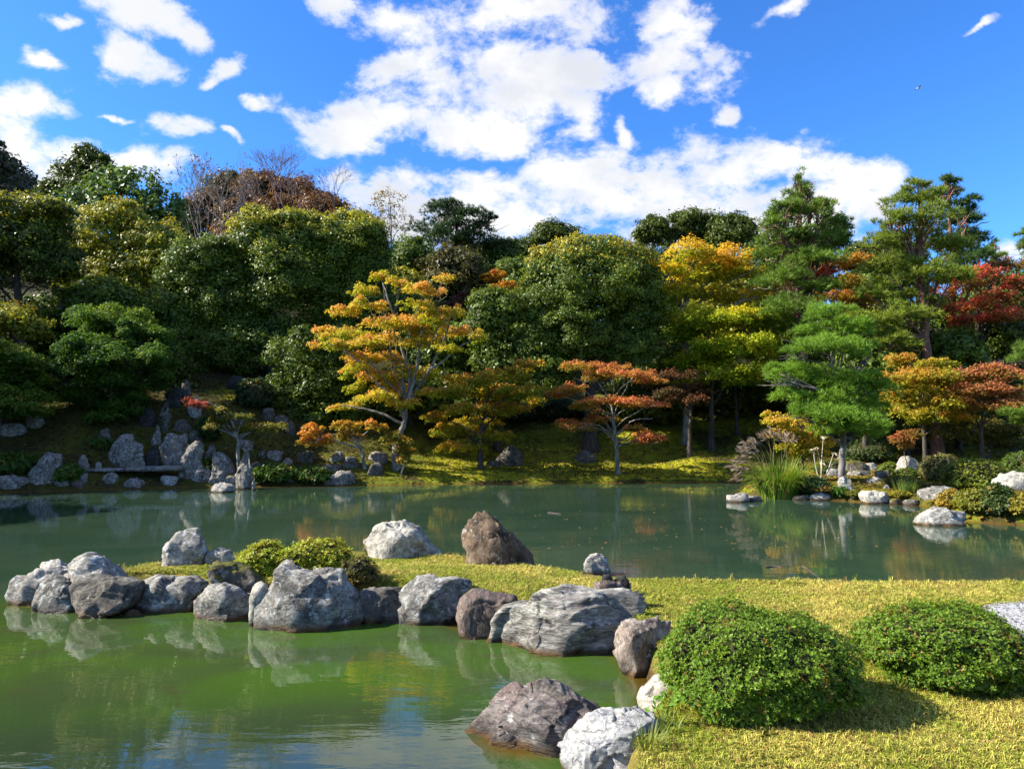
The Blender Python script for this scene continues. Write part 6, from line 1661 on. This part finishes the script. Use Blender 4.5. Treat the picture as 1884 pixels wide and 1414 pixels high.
def lawn_tufts():
    """longer grass tufts at stones, each its own clump"""
    spots = [('long grass tuft at the foot of the dark triangular stone, left blades', 905, 1032, 60, .22), ('wiry grass tuft at the right end of the dark triangular stone', 950, 1036, 50, .25), ('grass tuft growing against the blue-topped boulder', 1190, 1375, 80, .26), ('grass tuft right behind the blue-topped boulder', 1225, 1345, 60, .20),
             ('grass tuft under the larger near azalea', 1430, 1330, 60, .17), ('pale grass tuft under the azalea beside the gravel', 1640, 1268, 70, .17), ('grass tuft at the right end of the longest slab', 1188, 1150, 50, .16), ('tall thin weed stalks left of the lumpy white rock', 655, 1020, 14, .42), ('sprig of grass behind the mossy wedge stone', 470, 1050, 30, .16)]
    for lb, px, py, n, h in spots:
        b = hit(px, py)
        base = np.array([b[0], b[1], gz(b[0], b[1])])
        a = rng.uniform(0, 6.28, n); r = rng.random(n) ** .5
        p = base + np.c_[np.cos(a) * r * .13, np.sin(a) * r * .10, 0 * a - .01]
        V, Q, _ = arcs(p, np.c_[np.cos(a) * .6 * r, np.sin(a) * .6 * r, np.full(n, .95)], h * rng.uniform(.5, 1.15, n), np.full(n, .008), rng.uniform(.1, .6, n))
        c = lerp((0.08, 0.15, 0.015), (0.24, 0.25, 0.06), rng.random(n))
        tag(mesh_np('grass_tuft', V, Q, BLADE, np.repeat(c, 12, 0), origin=base), lb, 'grass tuft', 'long grass tufts among the stones')


lawn_tufts()


def young_plant():
    """bright broad-leaved seedling beside the white boulder"""
    b = hit(1222, 1330); base = np.array([b[0] - .02, b[1] - .05, gz(b[0], b[1])])
    e = empty('seedling', base); tag(e, 'bright green broad-leaved seedling between the white boulder and the azalea', 'plant')
    tb = Tubes(); P, N = [], []
    for i in range(5):
        tip = base + np.array([rng.uniform(-.16, .12), rng.uniform(-.12, .05), rng.uniform(.14, .30)])
        tb.add(curve([base, base * .4 + tip * .6 + np.array([0, 0, .03]), tip], 6), np.linspace(.005, .003, 6), 4)
        for _ in range(5):
            P.append(tip + rng.normal(size=3) * .035); N.append(norm(np.array([rng.normal() * .4, -.4 + rng.normal() * .3, 1.0])))
    tb.build('stems', simple_mat('green_stem', (.07, .13, .02), (.10, .16, .03), 9, .7, .1), e, base)
    V, Fc, k = leaf_tris(np.array(P), np.array(N), rng.uniform(.06, .10, len(P)), rng.uniform(.035, .05, len(P)), True)
    mesh_np('leaves', V, Fc, LEAF, np.repeat(lerp((.10, .22, .02), (.18, .30, .03), rng.random(len(P))), k, 0), parent=e, origin=base)


young_plant()


# ================================================================== things on the ground and the water
def bank_cover():
    """moss tufts, seedlings and fallen leaves over the far bank and the point"""
    n = 115000
    q = np.c_[rng.uniform(-29, 31, n), rng.uniform(20.5, 54, n)]
    q = q[np.abs(q[:, 0]) < q[:, 1] * 0.78 + 1.5]
    z = ground_h(q)
    k = z > 0.02
    q, z = q[k], z[k]
    n = len(q)
    p = np.c_[q, z + rng.uniform(0.0, 0.05, n)]
    nr = norm(np.c_[rng.normal(size=(n, 2)) * 0.55, np.ones(n)])
    f = vnoise(np.c_[q * 0.7, 0 * z], 31) + 0.5 * vnoise(np.c_[q * 2.1, 0 * z], 32)
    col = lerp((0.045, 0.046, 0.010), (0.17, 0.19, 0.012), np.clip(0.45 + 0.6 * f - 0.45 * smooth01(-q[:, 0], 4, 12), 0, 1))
    m = rng.random(n) < 0.22
    col[m] = (0.15, 0.085, 0.03)
    isl = poly_sd(q, ISLAND) > 0
    m = isl & (rng.random(n) < 0.55)
    col[m] = lerp((0.20, 0.16, 0.015), (0.36, 0.19, 0.03), rng.random(m.sum()))
    col *= rng.uniform(.65, 1.35, (n, 1))
    s = rng.uniform(.6, 1.4, n)
    V, Fc, k = leaf_tris(p, nr, 0.12 * s, 0.09 * s)
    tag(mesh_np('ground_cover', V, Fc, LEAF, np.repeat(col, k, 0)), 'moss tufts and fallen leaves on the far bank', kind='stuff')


bank_cover()


def fallen_leaves():
    n = 700
    q = rng.uniform([-7.5, 4.8], [11, 13.5], (n, 2))
    h, d = lawn_h(q)
    k = (d > 0.15) & (h > 0.2) & (rng.random(n) < 0.25 + 0.5 * (vnoise(np.c_[q * 0.9, 0 * h], 77) > 0))
    p = np.c_[q, h + rng.uniform(0.02, 0.045, n)][k]
    n = len(p)
    V, Fc, kk = leaf_tris(p, norm(np.c_[rng.normal(size=(n, 2)) * 0.5, np.ones(n)]), rng.uniform(.03, .055, n), rng.uniform(.018, .03, n), True, .2)
    tag(mesh_np('fallen_leaves', V, Fc, LEAF, np.repeat(lerp((.22, .11, .04), (.40, .25, .10), rng.random(n)), kk, 0)), 'dry leaves fallen on the lawn', kind='stuff')


fallen_leaves()


def twig(label, pts, r):
    tb = Tubes(); tb.add(curve(pts, 10, 0.004), np.linspace(r, r * .4, 10), 5)
    o = mesh_np('twig', np.concatenate(tb.v), np.concatenate(tb.f), BARK['twig'], origin=np.array(pts[0]))
    tag(o, label, 'twig', 'fallen twigs floating on the pond')


g = lambda px, py, z=0.012: gpt(px, py, 0.0) + np.array([0, 0, z])
twig('long pale twig floating near the far edge of the lawn', [g(1476, 1042), g(1492, 1052), g(1506, 1062)], 0.010)
twig('dark twig floating before the far lawn edge, leftmost of two', [g(1410, 1044), g(1424, 1042), g(1436, 1045, .02)], 0.014)
twig('short dark twig floating far out behind the triangular stone', [g(1008, 943), g(1020, 944), g(1032, 946, .02)], 0.018)


def floating_leaves():
    n = 220
    q = np.array([gpt(px, py, 0)[:2] for px, py in np.c_[rng.uniform(880, 1800, n), rng.uniform(893, 1010, n)]])
    q = q[ground_h(q) < -0.1]
    n = len(q)
    V, Fc, k = leaf_tris(np.c_[q, np.full(n, .006)], norm(np.c_[rng.normal(size=(n, 2)) * .08, np.ones(n)]), rng.uniform(.05, .10, n), rng.uniform(.04, .07, n), True, .05)
    c = np.repeat(lerp((.22, .16, .05), (.40, .22, .08), rng.random(n)), k, 0)
    tag(mesh_np('floating_leaves', V, Fc, LEAF, c), 'fallen leaves floating on the pond', kind='stuff')


floating_leaves()


def bird():
    c = at(1690, 163, 90)
    e = empty('bird', c); tag(e, 'tiny white bird flying high in the clear blue sky', 'bird')
    b = Tubes(); b.add(c + np.array([[-.35, 0, -.04], [-.2, 0, 0], [0, 0, .02], [.2, 0, .03], [.36, 0, .02]]), np.array([.015, .07, .09, .06, .01]), 8)
    w = simple_mat('white_feather', (.7, .7, .7), (.8, .8, .8), 5, .8, .1)
    b.build('body', w, e, c)
    for s in (-1, 1):
        V = c + np.array([[-.12, s * .05, .03], [.14, s * .05, .03], [.10, s * .35, .17], [-.10, s * .33, .15], [-.14, s * .75, .10], [-.06, s * .74, .11], [-.12, s * .05, .015], [.14, s * .05, .015], [.10, s * .35, .15], [-.10, s * .33, .13]])
        mesh_np('wing', V, np.array([[0, 1, 2, 3], [3, 2, 5, 4], [6, 9, 8, 7]]), w, parent=e, origin=c)


bird()
